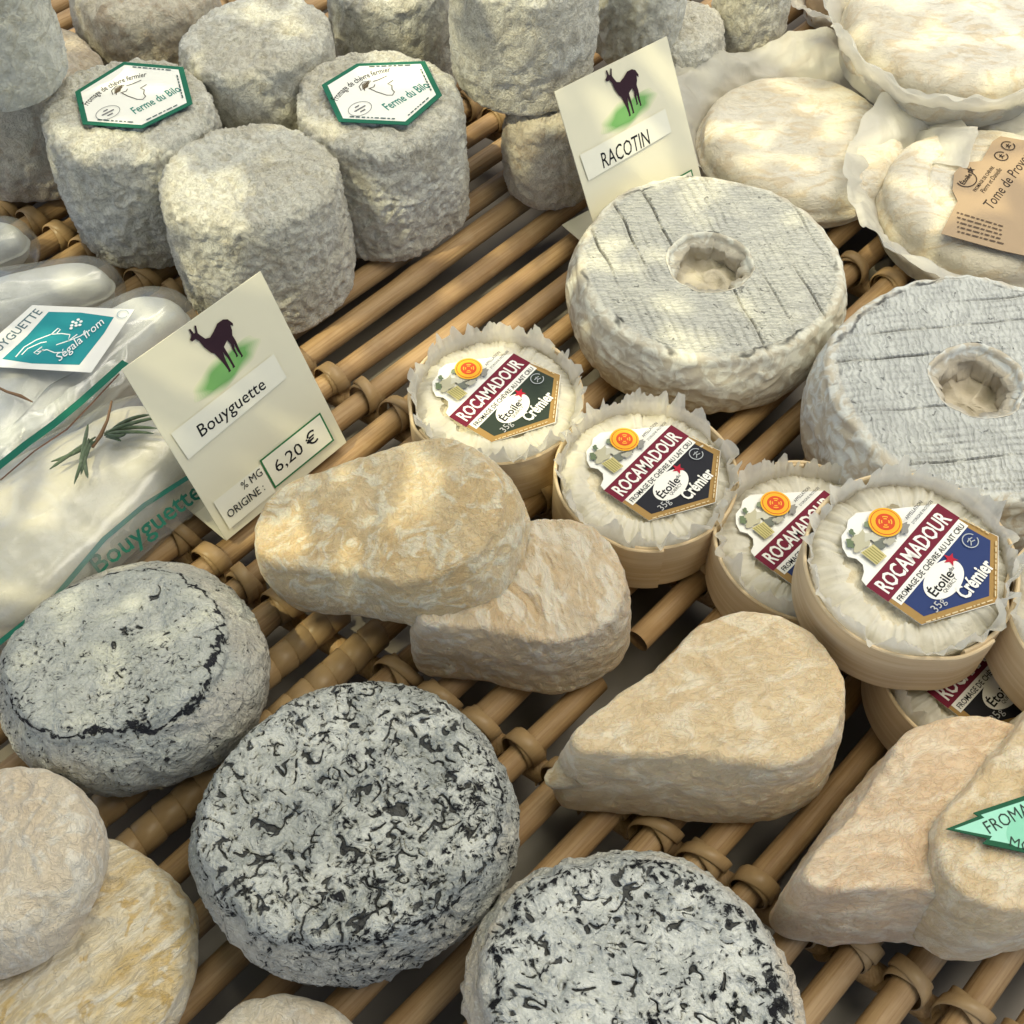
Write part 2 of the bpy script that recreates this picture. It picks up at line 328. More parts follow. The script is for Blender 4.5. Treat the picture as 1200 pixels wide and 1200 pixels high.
def puck(name, outline, H, mat, parent=None, rt=0.006, rb=0.006, dome=0.001, bulge=0.001, nt=220, ns=26, nk=44, disp=None, hole=None, hole_depth=0.5, taper=0.0, groove=None, center=(0, 0), slant=(0, 0), skew=(0, 0), gmin=-0.001):
    th = np.linspace(0, 2 * math.pi, nt, endpoint=False); r0 = outline(th); rm = r0.mean()
    rings = []                                         # inset, k, z, edge
    for k in np.linspace(0.05, 1, 8): rings.append((rb, k, 0.0 + 0.0, -(H + (1 - k) * rm)))
    for a in np.linspace(-90, 0, 8)[1:]:
        a = R_(a); rings.append((rb * (1 - math.cos(a)), 1, rb * (1 + math.sin(a)), -(H - rb * (1 + math.sin(a)))))
    for s in np.linspace(0, 1, ns)[1:-1]:
        z = rb + s * (H - rb - rt); rings.append((-bulge * math.sin(math.pi * s) + taper * s, 1, z, -(H - rt - z) - rt * 0.8))
    for a in np.linspace(0, 90, 12):
        a = R_(a); rings.append((rt * (1 - math.cos(a)) + taper, 1, H - rt + rt * math.sin(a), -rt * 0.8 * (1 - a / (math.pi / 2))))
    hk = hole / rm if hole else None
    ks = np.linspace(1, 0.012, nk)[1:]
    for k in ks:
        z = H + dome * (1 - k * k)
        if hole and k < hk * 1.12:
            break
        rings.append((rt + taper, k, z, (1 - k) * rm))
    if hole:
        zt = H + dome * (1 - hk * hk); hd = H * hole_depth
        for a in np.linspace(0, 90, 6):
            a = R_(a); rings.append((rt + taper, hk * (1.10 - 0.10 * math.sin(a)), zt - 0.003 * (1 - math.cos(a)), 0.2))
        for s in np.linspace(0.1, 1, 9): rings.append((rt + taper, hk * (1 - 0.06 * s), zt - 0.003 - s * hd, 0.3))
        for k in np.linspace(0.9, 0.05, 14): rings.append((rt + taper, hk * 0.94 * k, zt - 0.003 - hd - 0.002 * (1 - k), 0.3))
    ins = np.array([q[0] for q in rings])[:, None]; kk = np.array([q[1] for q in rings])[:, None]
    zz = np.array([q[2] for q in rings])[:, None]; ed = np.repeat(np.array([q[3] for q in rings])[:, None], nt, 1)
    rad = (r0[None, :] - ins) * kk
    if hole: rad = rad * np.where(ed > 0.15, 1 + 0.07 * perlin(np.stack([np.cos(th), np.sin(th), 0 * th], -1) * 2.2, 3)[None, :] + 0.03 * perlin(np.stack([np.cos(th), np.sin(th), 0 * th], -1) * 6, 4)[None, :], 1)
    P = np.stack([rad * np.cos(th), rad * np.sin(th), np.repeat(zz, nt, 1)], -1)
    dth = np.roll(P, -1, 1) - np.roll(P, 1, 1); ds = np.gradient(P, axis=0)
    Nn = np.cross(dth, ds); Nn /= np.linalg.norm(Nn, axis=2)[..., None] + 1e-12
    gat = np.zeros(P.shape[:2])
    if groove is not None:
        gat = np.clip(groove(P), 0, 1) * sstep(gmin - 0.001, gmin + 0.001, ed) * (ed < 0.15)
    if disp is not None:
        d = disp(P, ed); d = d * sstep(0.0, 0.004, P[..., 2] + 0.0005)
        P = P + Nn * d[..., None]
    if groove is not None: P[..., 2] -= gat * 0.0011
    P[..., 2] = np.maximum(P[..., 2], 0)
    f_ = P[..., 2] / H
    P[..., 2] *= 1 + (slant[0] * P[..., 0] + slant[1] * P[..., 1]) / rm
    P[..., 0] += skew[0] * f_; P[..., 1] += skew[1] * f_
    nr = len(rings); V = P.reshape(-1, 3); F = []
    V = np.vstack([V, P[0].mean(0), P[-1].mean(0)]); cb, ct = nr * nt, nr * nt + 1
    V = V + np.array([center[0], center[1], 0])
    i = np.arange(nt); j = (i + 1) % nt
    for q in range(nr - 1):
        A = q * nt; F += np.stack([A + i, A + j, A + nt + j, A + nt + i], 1).tolist()
    F += [[cb, int(b), int(a)] for a, b in zip(i, j)]
    A = (nr - 1) * nt; F += [[A + int(a), A + int(b), ct] for a, b in zip(i, j)]
    ea = np.concatenate([ed.ravel(), [ed[0, 0], ed[-1, 0]]]); ga = np.concatenate([gat.ravel(), [0, 0]])
    return mesh(name, V, F, mat, parent, True, {'edge': ea, 'groove': ga})

def d_worm(seed, a1=0.0011, f1=45, a2=0.0017, f2=140, a3=0.0009, f3=300):
    def f(P, ed):
        Q = warp(P, 0.004, 110, seed)
        return a1 * perlin(P * f1, seed) + a2 * ridge(Q * f2, seed + 3) * 0.8 - a2 * 0.4 + a3 * ridge(warp(P, 0.002, 220, seed + 5) * f3, seed + 7)
    return f
def d_smooth(seed, a1=0.0018, f1=38, a2=0.0006, f2=130, a3=0.0003, f3=330):
    def f(P, ed): return a1 * perlin(P * f1, seed) + a2 * fbm(warp(P, 0.003, 90, seed) * f2, 2, seed + 4) + a3 * perlin(P * f3, seed + 9)
    return f
def d_wrinkle(seed, ax=(0.35, 1.6, 1.0), a=0.0011, fr=170):
    base = d_smooth(seed)
    def f(P, ed): return base(P, ed) + a * (ridge(warp(P, 0.006, 60, seed) * np.array(ax) * fr, seed + 5) - 0.4) * sstep(-0.012, 0.004, ed)
    return f

# ------------------------------------------------------------------ builders: print
def solid_poly(name, pts, th, Mx, mat, parent):
    n = len(pts)
    V = [Mx @ Vector((x, y, 0)) for x, y in pts] + [Mx @ Vector((x, y, th)) for x, y in pts]
    F = [list(range(n - 1, -1, -1)), list(range(n, 2 * n))] + [[i, (i + 1) % n, n + (i + 1) % n, n + i] for i in range(n)]
    area = sum(pts[i][0] * pts[(i + 1) % n][1] - pts[(i + 1) % n][0] * pts[i][1] for i in range(n))
    if area < 0: F = [f[::-1] for f in F]
    return mesh(name, V, F, mat, parent, False)
_txt = {}
def text_mesh(s, bold=0.0, shear=0.0, space=1.0):
    key = (s, bold, shear, space)
    if key not in _txt:
        cu = bpy.data.curves.new('lettering', 'FONT'); cu.body = s; cu.size = 1; cu.align_x = 'CENTER'; cu.align_y = 'CENTER'
        cu.offset = bold; cu.shear = shear; cu.space_character = space; cu.resolution_u = 2
        ob = bpy.data.objects.new('lettering', cu)
        me = bpy.data.meshes.new_from_object(ob)
        V = np.array([v.co[:] for v in me.vertices]); F = [list(p.vertices) for p in me.polygons]
        bpy.data.objects.remove(ob); bpy.data.meshes.remove(me); bpy.data.curves.remove(cu)
        mn, mx = V.min(0), V.max(0); V = V - (mn + mx) / 2
        _txt[key] = (V, F, mx - mn)
    return _txt[key]
class Print:
    """Flat printed marks on one label: u to the right, v up, in metres of the label's own plane."""
    def __init__(s, parent, Mx, base=0.0003, warpf=None): s.p = parent; s.M = Mx; s.z = base; s.k = 0; s.w = warpf
    def _z(s): s.k += 1; return s.z + 0.00005 * s.k
    def _pt(s, x, y, z): return s.M @ Vector((x, y, z))
    def poly(s, name, pts, c, flat=None):
        z = s._z() if flat is None else flat
        a = sum(pts[i][0] * pts[(i + 1) % len(pts)][1] - pts[(i + 1) % len(pts)][0] * pts[i][1] for i in range(len(pts)))
        if a < 0: pts = pts[::-1]
        return mesh(name, [s._pt(x, y, z) for x, y in pts], [list(range(len(pts)))], ink(c), s.p, False)
    def disc(s, name, x, y, rx, c, ry=None, rot=0, n=40):
        ry = ry or rx; ca, sa = math.cos(rot), math.sin(rot)
        return s.poly(name, [(x + rx * math.cos(t) * ca - ry * math.sin(t) * sa, y + rx * math.cos(t) * sa + ry * math.sin(t) * ca) for t in np.linspace(0, 2 * math.pi, n, endpoint=False)], c)
    def strokes(s, name, lines_, wd, c):
        z = s._z(); V, F = [], []
        for ln in lines_:
            ln = [np.array(p, float) for p in ln]
            b = len(V)
            for i, p in enumerate(ln):
                d = ln[min(i + 1, len(ln) - 1)] - ln[max(i - 1, 0)]; d = d / (np.linalg.norm(d) + 1e-9); n = np.array([-d[1], d[0]]) * wd / 2
                V += [s._pt(*(p - n), z), s._pt(*(p + n), z)]
            F += [[b + 2 * i, b + 2 * i + 2, b + 2 * i + 3, b + 2 * i + 1] for i in range(len(ln) - 1)]
        return mesh(name, V, F, ink(c), s.p, False)
    def text(s, body, x, y, wd, ht, c, rot=0.0, bold=0.0, shear=0.0, name='lettering', arc=None):
        V, F, sz = text_mesh(body, bold, shear); z = s._z(); ca, sa = math.cos(rot), math.sin(rot)
        k = (wd / sz[0], ht / sz[1]); out = []
        for v in V:
            a, b = v[0] * k[0], v[1] * k[1]
            if arc: a, b = (arc + b) * math.sin(a / arc), (arc + b) * math.cos(a / arc) - arc
            out.append(s._pt(x + a * ca - b * sa, y + a * sa + b * ca, z))
        return mesh(name, out, F, ink(c), s.p, False)
def frame3(o, e, up):
    e = Vector(e).normalized(); up = Vector(up); up = (up - e * up.dot(e)).normalized(); n = e.cross(up)
    m = Matrix((e, up, n)).transposed().to_4x4(); m.translation = Vector(o); return m
def star(x, y, r, rot=0, k=0.42): return [(x + (r if i % 2 == 0 else r * k) * math.cos(rot + i * math.pi / 5), y + (r if i % 2 == 0 else r * k) * math.sin(rot + i * math.pi / 5)) for i in range(10)]
def ribbon(name, pts, wd, mat, parent, up=(0, 0, 1)):
    pts = [np.array(p, float) for p in pts]; V, F = [], []
    for i, p in enumerate(pts):
        d = pts[min(i + 1, len(pts) - 1)] - pts[max(i - 1, 0)]; n = np.cross(d, up); n = n / (np.linalg.norm(n) + 1e-9) * wd / 2
        V += [p - n, p + n]
    return mesh(name, V, [[2 * i, 2 * i + 1, 2 * i + 3, 2 * i + 2] for i in range(len(pts) - 1)], mat, parent)
def tube(name, pts, rad, mat, parent=None, n=10, caps=True):
    pts = [np.array(p, float) for p in pts]; m = len(pts); rad = [rad] * m if np.isscalar(rad) else rad
    V, F = [], []; ref = np.array([0.0, 0, 1])
    for i, p in enumerate(pts):
        d = pts[min(i + 1, m - 1)] - pts[max(i - 1, 0)]; d /= np.linalg.norm(d) + 1e-12
        a = np.cross(d, ref); a = a / np.linalg.norm(a) if np.linalg.norm(a) > 1e-6 else np.array([1.0, 0, 0]); b = np.cross(a, d)
        for t in range(n):
            an = 2 * math.pi * t / n; V.append(p + rad[i] * (a * math.cos(an) + b * math.sin(an)))
    for i in range(m - 1):
        for t in range(n): F.append([i * n + t, i * n + (t + 1) % n, (i + 1) * n + (t + 1) % n, (i + 1) * n + t])
    if caps: F += [list(range(n)), list(range((m - 1) * n + n - 1, (m - 1) * n - 1, -1))]
    return mesh(name, V, F, mat, parent)

# ================================================================== the setting
def sheet(name, x0, x1, y0, y1, z, mat):
    return mesh(name, [(x0, y0, z), (x1, y0, z), (x1, y1, z), (x0, y1, z)], [[0, 1, 2, 3]], mat, None, False)
structure(sheet('counter', -1.2, 1.2, -0.3, 1.6, -0.036, M['metal']))

# ------------------------------------------------------------------ rattan tray
AZ = R_(43.5); AX = np.array([math.sin(AZ), math.cos(AZ), 0]); PX = np.array([math.cos(AZ), -math.sin(AZ), 0])
RR = 0.0051; PITCHR = 0.0178; N0 = -0.3004
tray = tag(empty('rattan_tray', (0, 0, 0)), 'slatted tray of honey brown rattan rods under all the cheeses', 'tray')
ROT = Matrix((Vector(PX), Vector(AX), Vector((0, 0, 1)))).transposed().to_4x4()
def rod(n, a0, a1, seed, rr):
    rs = np.random.default_rng(seed + 100); ph = rs.uniform(0, 6.28, 3); al = np.arange(a0, a1 + 0.006, 0.012); al[-1] = a1
    pts = [(0.0010 * math.sin(a * 7 + ph[0]) + 0.0004 * math.sin(a * 23 + ph[2]), a, 0.0006 * math.sin(a * 8 + ph[1])) for a in al]
    nodes = np.cumsum(rs.uniform(0.11, 0.23, 12)) + a0 - 0.1
    rad = [rr * (1 + 0.02 * math.sin(a * 31 + ph[0]) + 0.10 * sum(math.exp(-((a - q) / 0.004) ** 2) for q in nodes)) for a in al]
    o = tube('rod', pts, rad, M['rattan'], tray, 14); m = ROT.copy(); m.translation = Vector(PX * n + np.array([0, 0, -RR - 0.0008])); o.matrix_world = m; return o
WRAPPED = {}
for k in range(-18, 32):
    n = N0 + k * PITCHR
    # keep what can be in or near the frame
    a0, a1 = None, None
    for a in np.arange(-0.25, 1.15, 0.01):
        p = PX * n + AX * a; v = p - _C; d = v @ _F
        if d > 0.05:
            X = 600 + FPX * v[0] / d; Y = 600 - FPX * (v @ _U) / d
            if -260 < X < 1460 and -260 < Y < 1460:
                a0 = a if a0 is None else a0; a1 = a
    if a0 is None or a1 - a0 < 0.05: continue
    rr = RR * random.uniform(0.94, 1.06)
    if k == 10:                                          # the rod with a piece missing
        rod(n, a0, 0.1735, k, rr); rod(n, 0.196, a1, k, rr)
    else: rod(n, a0, a1, k, rr)
    WRAPPED[k] = (n, a0, a1)
LINES = (0.1565, 0.2565, 0.447, 0.547)
for c in LINES:
    for off in (0.0,):
        p0, p1 = -0.62, 0.26
        tube('cross_rod', [PX * p + AX * (c + 0.18 * p + off) + np.array([0, 0, -0.0148]) for p in np.linspace(p0, p1, 8)], 0.0046, M['rattan'], tray, 12)
def band_mesh(nm, R, wd, th=0.0007, skew=0.0, a_from=-0.6, a_to=2 * math.pi - 2.0, n=26, lift=0.0):
    """A flat strip bent round a rod that runs along local y."""
    V, F = [], []
    for i in range(n + 1):
        s = i / n; a = a_from + (a_to - a_from) * s; y = skew * (s - 0.5)
        for (dy, dr) in ((-wd / 2, 0), (-wd * 0.44, th), (wd * 0.44, th), (wd / 2, 0)):
            r = R + dr + lift * math.sin(math.pi * s); V.append((r * math.cos(a), y + dy, r * math.sin(a)))
    for i in range(n):
        for q in range(3): F.append([4 * i + q, 4 * i + q + 1, 4 * i + q + 5, 4 * i + q + 4])
    me = bpy.data.meshes.new(nm); me.from_pydata(V, [], [f[::-1] for f in F]); me.polygons.foreach_set('use_smooth', np.ones(len(me.polygons), bool)); me.materials.append(M['strip']); return me
def knot_mesh(sk=1.0, wd=1.0, lf=1.0):
    V, F = [], []
    def add(me):
        b = len(V); V.extend([tuple(v.co) for v in me.vertices]); F.extend([[b + i for i in p.vertices] for p in me.polygons])
    add(band_mesh('binding', RR + 0.0004, 0.0060 * wd, skew=0.0050 * sk, a_from=-1.2, a_to=math.pi + 1.2, lift=0.0009 * lf))
    add(band_mesh('binding', RR + 0.0012, 0.0056 * wd, skew=-0.0075 * sk, a_from=-1.0, a_to=math.pi + 1.0, lift=0.0012 * lf))
    # the strip that dives to the crossing rod and on to the neighbour
    m = 10
    b = len(V)
    for i in range(m + 1):
        s = i / m; x = RR + 0.0005 + s * (PITCHR - 2 * RR); z = 0.0005 - 0.0105 * math.sin(math.pi * s) ** 0.8; y = 0.0028 - 0.0056 * s
        tw = 0.0029
        V += [(x, y - tw, z + 0.0005), (x, y + tw, z + 0.0005)]
    F.extend([[b + 2 * i, b + 2 * i + 2, b + 2 * i + 3, b + 2 * i + 1] for i in range(m)])
    me = bpy.data.meshes.new('binding'); me.from_pydata(V, [], F); me.polygons.foreach_set('use_smooth', np.ones(len(me.polygons), bool)); me.materials.append(M['strip']); return me
KN = [knot_mesh(), knot_mesh(1.5, 0.85, 1.6), knot_mesh(0.5, 1.1, 0.7), knot_mesh(-0.9, 0.9, 1.2)]
def put_band(me, n, a, mir=False, name='binding'):
    o = link(bpy.data.objects.new(name, me), tray)
    m = ROT.copy(); m.translation = Vector(PX * n + AX * a + np.array([0, 0, -RR - 0.0006]))
    if mir: m = m @ Matrix.Rotation(math.pi, 4, 'Z')
    o.matrix_world = m @ Matrix.Rotation(random.uniform(-0.12, 0.12), 4, 'Y') @ Matrix.Rotation(random.uniform(-0.1, 0.1), 4, 'Z')
for k, (n, a0, a1) in WRAPPED.items():
    for c in LINES:
        a = c + 0.18 * n
        if not (a0 < a < a1) or (k in (5, 6) and c == LINES[0]): continue
        put_band(random.choice(KN), n, a + random.uniform(-0.0015, 0.0015), False)
wind = band_mesh('winding', RR + 0.0002, 0.0089, th=0.0006, skew=0.0030, a_from=-0.9, a_to=math.pi + 0.9, n=22)
for k, sh in ((5, 0.0), (6, 0.003)):
    n = WRAPPED[k][0]
    for q in range(17):
        put_band(wind, n, -0.012 + sh + q * 0.0086, False, 'winding')

# ================================================================== cheeses
def cyl(px, mat, label, seed, H=None, z0=0.0, rt=0.0055, rb=0.005, group=None, big=True, tilt=0, tdir=0, taper=0.001, name='tall_goat_cheese'):
    loc, R, Hh = solve(*px, H=H, z0=z0)
    o = puck(name, circle(R - 0.001, 0.014, seed), Hh, mat, None, rt=rt, rb=rb, dome=0.0015, bulge=0.0012, taper=taper,
             nt=260 if big else 150, ns=56 if big else 26, nk=44 if big else 26, disp=d_worm(seed), slant=(0, 0) if seed in (1, 3) else (0.05 * math.sin(seed * 2.1), 0.05 * math.cos(seed * 3.3)))
    pose(o, loc, seed * 1.3, tilt, tdir); tag(o, label, 'cheese', group); return o, loc, R, Hh
tall = 'tall pale goat cheeses at the back of the tray'
c1 = cyl((67, 264, 70, 318), M['tall'], 'tall drum cheese with a green edged hexagonal label, left of the plain drum', 1, group=tall)
c2 = cyl((197, 409, 139, 398), M['tall'], 'tall plain drum cheese without a label, behind the lower price card', 2, group=tall)
c3 = cyl((351, 546, 60, 308), M['tall'], 'tall drum cheese with a green edged hexagonal label, right of the plain drum', 3, group=tall)
c4 = cyl((220, 398, -8), M['tall'], 'unlabelled tall cheese behind the gap between the two labelled drums', 4, H=0.066, group=tall, big=False)
cyl((-70, 131, 18, 240), M['tall_brown'], 'brownish drum cheese at the left edge behind the left labelled drum', 5, group=tall, big=False, rt=0.010)
cyl((-95, 57, -86), M['tall_pale'], 'pale smooth drum in the upper left corner resting on brownish drum', 6, H=0.055, z0=0.068, group=tall, big=False, rt=0.004, rb=0.002)
cyl((92, 262, -75), M['tall_brown'], 'two toned drum cheese behind the left hexagonal label at the top edge', 7, H=0.062, group=tall, big=False, rt=0.011)
cyl((388, 536, -75), M['tall'], 'drum cheese at the top edge behind the right hexagonal label', 8, H=0.066, group=tall, big=False)
c10 = cyl((527, 700, -92), M['tall'], 'large drum cheese stacked on a squat one left of the upper price card', 9, H=0.058, z0=0.047, group=tall, big=False)
cyl((590, 704, 88), M['tall_brown'], 'squat drum cheese under another drum, partly behind the upper price card', 10, H=0.047, group=tall, big=False, rt=0.006)
cyl((697, 802, -75), M['tall_pale'], 'small drum cheese at the top edge above the upper price card', 11, H=0.05, z0=0.022, group=tall, big=False)
cyl((737, 848, -2), M['tall'], 'low rounded cheese right behind the top corner of the upper price card', 12, H=0.035, group=tall, big=False)
cyl((836, 924, -60), M['tall'], 'narrow drum cheese at the top edge beside the paper wrapped wheel', 13, H=0.05, group=tall, big=False)

ashg = 'ash coated round goat cheeses at the front'
def ash(px, base_z, H, mat, label, seed, rt=0.012, rb=0.014, amp=1.0, bul=0.0035, taper=0.003, slant=(0, 0), skew=(0, 0), cf=225, cth=0.02):
    """px: left, right and front-bottom of the outline in the photograph."""
    x0, x1, yb = px; cx = (x0 + x1) / 2; R = 0.045
    for _ in range(30):
        fy = at(cx, yb, 0.006)[1]; p = np.array([0, fy + R * 0.93, H * 0.5]); R = (x1 - x0) / 2 * depth(p) / FPX
    loc = ((cx - 600) / FPX * depth(p), fy + R * 0.93, base_z)
    o = puck('ash_goat_cheese', circle(R - bul - 0.0005, 0.02, seed), H, mat, None, rt=rt, rb=rb, dome=-0.0012, bulge=bul, taper=taper, nt=440, ns=44, nk=120, slant=slant, skew=skew, gmin=-0.006,
             groove=lambda P: sstep(0.60, 0.95, ridge(warp(P, 0.0035, 130, seed) * cf, seed + 2)) * sstep(-0.02 + cth, 0.20 + cth, perlin(warp(P, 0.003, 130, seed + 30) * 170, seed + 31) + 0.30 * perlin(P * 40, seed + 35)) + 0.7 * sstep(0.66, 0.95, ridge(warp(P, 0.003, 190, seed + 40) * cf * 1.6, seed + 42)) * sstep(0.06 + cth, 0.28 + cth, perlin(P * 210, seed + 43)),
             disp=lambda P, ed: amp * (0.0013 * perlin(P * 34, seed) + 0.0014 * (ridge(warp(P, 0.005, 80, seed) * 105, seed + 2) - 0.3) + 0.0006 * ridge(warp(P, 0.003, 160, seed) * 230, seed + 6)))
    pose(o, loc, 0); tag(o, label, 'cheese', ashg); return o
ash((-2, 330, 942), 0, 0.040, M['ash'], 'grey round cheese with a thin black line round its top, beside the bagged loaf', 21, amp=0.7, rt=0.006, bul=0.004, taper=0.0075, slant=(0.05, -0.30), skew=(-0.0035, -0.004), cf=230, cth=0.36)
ash((232, 607, 1166), 0, 0.043, M['ash_dark'], 'round cheese heavily flecked with black ash, front centre of the tray', 22, rt=0.005, bul=0.003, taper=0.003, slant=(0, -0.14))
ash((543, 942, 1400), 0, 0.044, M['ash_white'], 'white and black mottled round cheese cut by the bottom edge', 23, rt=0.010, slant=(0, -0.10), cth=0.10)

# ------------------------------------------------------------------ rings
def ring(px, mat, label, seed, gdir, gpitch, H=None, hole=0.0185, tilt=0, tdir=0, gcross=False):
    loc, R, Hh = solve(*px, H=H)
    ca, sa = math.cos(gdir), math.sin(gdir)
    def groove(P):
        u = P[..., 0] * ca + P[..., 1] * sa + 0.0012 * perlin(P * 60, seed) + 0.004
        d = np.abs((u / gpitch) % 1 - 0.5) * gpitch
        g = (1 - sstep(0.0001, 0.0008, d)) * np.clip(0.42 + 1.6 * perlin(np.stack([np.floor(u / gpitch) * 3.37 + 0.4, (P[..., 1] * ca - P[..., 0] * sa) * 14, 0 * u], -1), seed + 2), 0, 1)
        fp = gpitch / 4.0; d2 = np.abs((u / fp) % 1 - 0.5) * fp
        g2 = (1 - sstep(0.0001, 0.0008, d2)) * np.clip(0.16 + 0.4 * perlin(P * 45, seed + 12), 0, 0.34)
        return np.maximum(g, g2)
    o = puck('ring_cheese', circle(R - 0.002, 0.012, seed), Hh, mat, None, rt=0.0042, rb=0.008, dome=0.0, bulge=0.0022, taper=0.0015, nt=440, ns=44, nk=120, hole=hole, hole_depth=0.30,
             disp=lambda P, ed: 0.0012 * perlin(P * 40, seed) * (1 - 0.5 * (ed > 0)) + 0.0010 * ridge(warp(P, 0.004, 80, seed) * np.array([1, 1, 1.6]) * 95, seed + 3) * (1 - 0.85 * sstep(-0.004, 0.002, ed) * (ed < 0.25)) + (0.0030 * ridge(warp(P, 0.006, 60, seed) * 62, seed + 8) + 0.0012 * ridge(P * 170, seed + 9)) * (ed > 0.25), groove=groove)
    pose(o, loc, 0, tilt, tdir); tag(o, label, 'cheese', 'ring shaped cheeses with a hole in the middle'); return o
ring((664, 988, 205, 490), M['ring'], 'creamy white ring cheese with lengthwise cracks, in front of the upper price card', 31, R_(17), 0.0148)
ring((948, 1306, 319), M['ring_blue'], 'blue grey ring cheese at the right edge with crosswise ribs', 32, R_(97), 0.0128, H=0.046)

# ------------------------------------------------------------------ teardrops
def tear(tip, big, label, mat, seed, H, wpx, z0=0.0, tilt=0, tdir=0, rtip=0.010, disp=None, rt=0.0032):
    """tip and big: photo pixels of the pointed end and of the centre of the rounded end, on the upper face."""
    A = at(*tip, z0 + H); B = at(*big, z0 + H); R = wpx / 2 * depth(B) / FPX
    d = B - A; L = float(np.linalg.norm(d[:2])) - rtip; ang = math.atan2(d[1], d[0])
    f, c0 = teardrop(R, rtip, L, 0.005, seed)
    o = puck('teardrop_cheese', f, H, mat, None, rt=rt, rb=0.006, dome=0.0012, bulge=0.0012, taper=0.004, nt=340, ns=40, nk=64, disp=disp or d_smooth(seed, 0.0012), center=(c0, 0))
    pose(o, (B[0], B[1], z0), ang, tilt, tdir); tag(o, label, 'cheese', 'teardrop shaped tan rind cheeses'); return o
tear((476, 724), (646, 674), 'wrinkled brown teardrop cheese partly covered by the mould specked one', M['tear_mould2'], 42, 0.037, 200, rtip=0.006, rt=0.0022, disp=d_wrinkle(42, ax=(1.5, 0.4, 1), a=0.0009))
tear((292, 582), (512, 590), 'mould specked teardrop cheese lying on the wrinkled one beside the lower price card', M['tear_mould'], 41, 0.029, 232, z0=0.0265, tilt=R_(-14), tdir=R_(4), rtip=0.023, disp=d_smooth(41, 0.0014))
tear((654, 874), (892, 801), 'smooth golden teardrop cheese with a small nub at its pointed end', M['tear_pale'], 43, 0.046, 228, rtip=0.006)
tear((930, 1036), (1155, 938), 'pinkish tan teardrop cheese with the green paper tag above it', M['tear'], 44, 0.046, 256, rtip=0.006, disp=d_wrinkle(44, ax=(0.3, 1.3, 1), a=0.0006, fr=120))
tear((1104, 1040), (1312, 905), 'pale tan cheese cut by the right edge in front of the pinkish one', M['tear_pale'], 45, 0.044, 262, z0=0.010, rtip=0.020)
tn = [o for o in bpy.data.objects if o.get('label', '').startswith('smooth golden')][0]
bpy.context.view_layer.update(); npos = tn.matrix_world.inverted() @ Vector(at(652, 912, 0.022))
tube('nub', [npos + Vector((0.006, 0, 0.003)), npos + Vector((0.002, 0, 0.001)), npos, npos + Vector((-0.002, 0.0004, -0.0004)), npos + Vector((-0.0036, 0.0006, -0.0008))], [0.006, 0.0048, 0.0036, 0.0032, 0.0012], M['tear_pale'], tn, 14)
# ------------------------------------------------------------------ small rounds, lower left
def small(c, wpx, label, mat, seed, H=0.022, z0=0.0, tilt=0, tdir=0):
    B = at(*c, z0 + H); R = wpx / 2 * depth(B) / FPX
    o = puck('small_round_cheese', circle(R, 0.015, seed), H, mat, None, rt=0.007, rb=0.006, dome=0.001, bulge=0.001, nt=280, ns=24, nk=60, disp=d_wrinkle(seed, ax=(0.5, 1.4, 1), a=0.0017, fr=120))
    pose(o, (B[0], B[1], z0), seed, tilt, tdir); tag(o, label, 'cheese', 'small cream coloured round cheeses in the lower left corner'); return o
small((75, 1115), 285, 'small round cheese with yellow ochre streaks under the leaning cream one', M['small_yellow'], 51, H=0.022)
small((-10, 1010), 250, 'cream round cheese in the lower left leaning on the yellow streaked one', M['small'], 52, H=0.024, z0=0.020, tilt=R_(-14), tdir=R_(-30))
small((322, 1275), 220, 'beige round cheese of which only the upper rim shows at the bottom edge', M['small'], 53, H=0.020)

# ------------------------------------------------------------------ boxed cheeses
BR, BH = 0.035, 0.025
MAROON = (0.155, 0.012, 0.03); CREAMW = (0.80, 0.78, 0.72); GOLD = (0.33, 0.20, 0.065); BLACK = (0.012, 0.012, 0.014)
def box_wall(parent, seam):
    span = 2 * math.pi + 0.30; n = 130; V, F = [], []; th = 0.0013
    prof = [(0, 0), (th, 0), (th, BH - 0.0004), (th - 0.0004, BH), (0.0004, BH), (0, BH - 0.0004)]
    for i in range(n + 1):
        s = i / n; a = seam + s * span; off = 0.0014 * float(sstep(0.90, 0.955, np.array(s)))
        for d, z in prof:
            r = BR - th + d + off; V.append((r * math.cos(a), r * math.sin(a), z + (0.0002 if s > 0.95 else 0)))
    m = len(prof)
    for i in range(n):
        for q in range(m): F.append([i * m + q, (i + 1) * m + q, (i + 1) * m + (q + 1) % m, i * m + (q + 1) % m][::-1])
    F += [list(range(m)), [n * m + q for q in range(m)][::-1]]
    o = mesh('box_wall', V, F, M['boxwood'], parent, False)
    return o
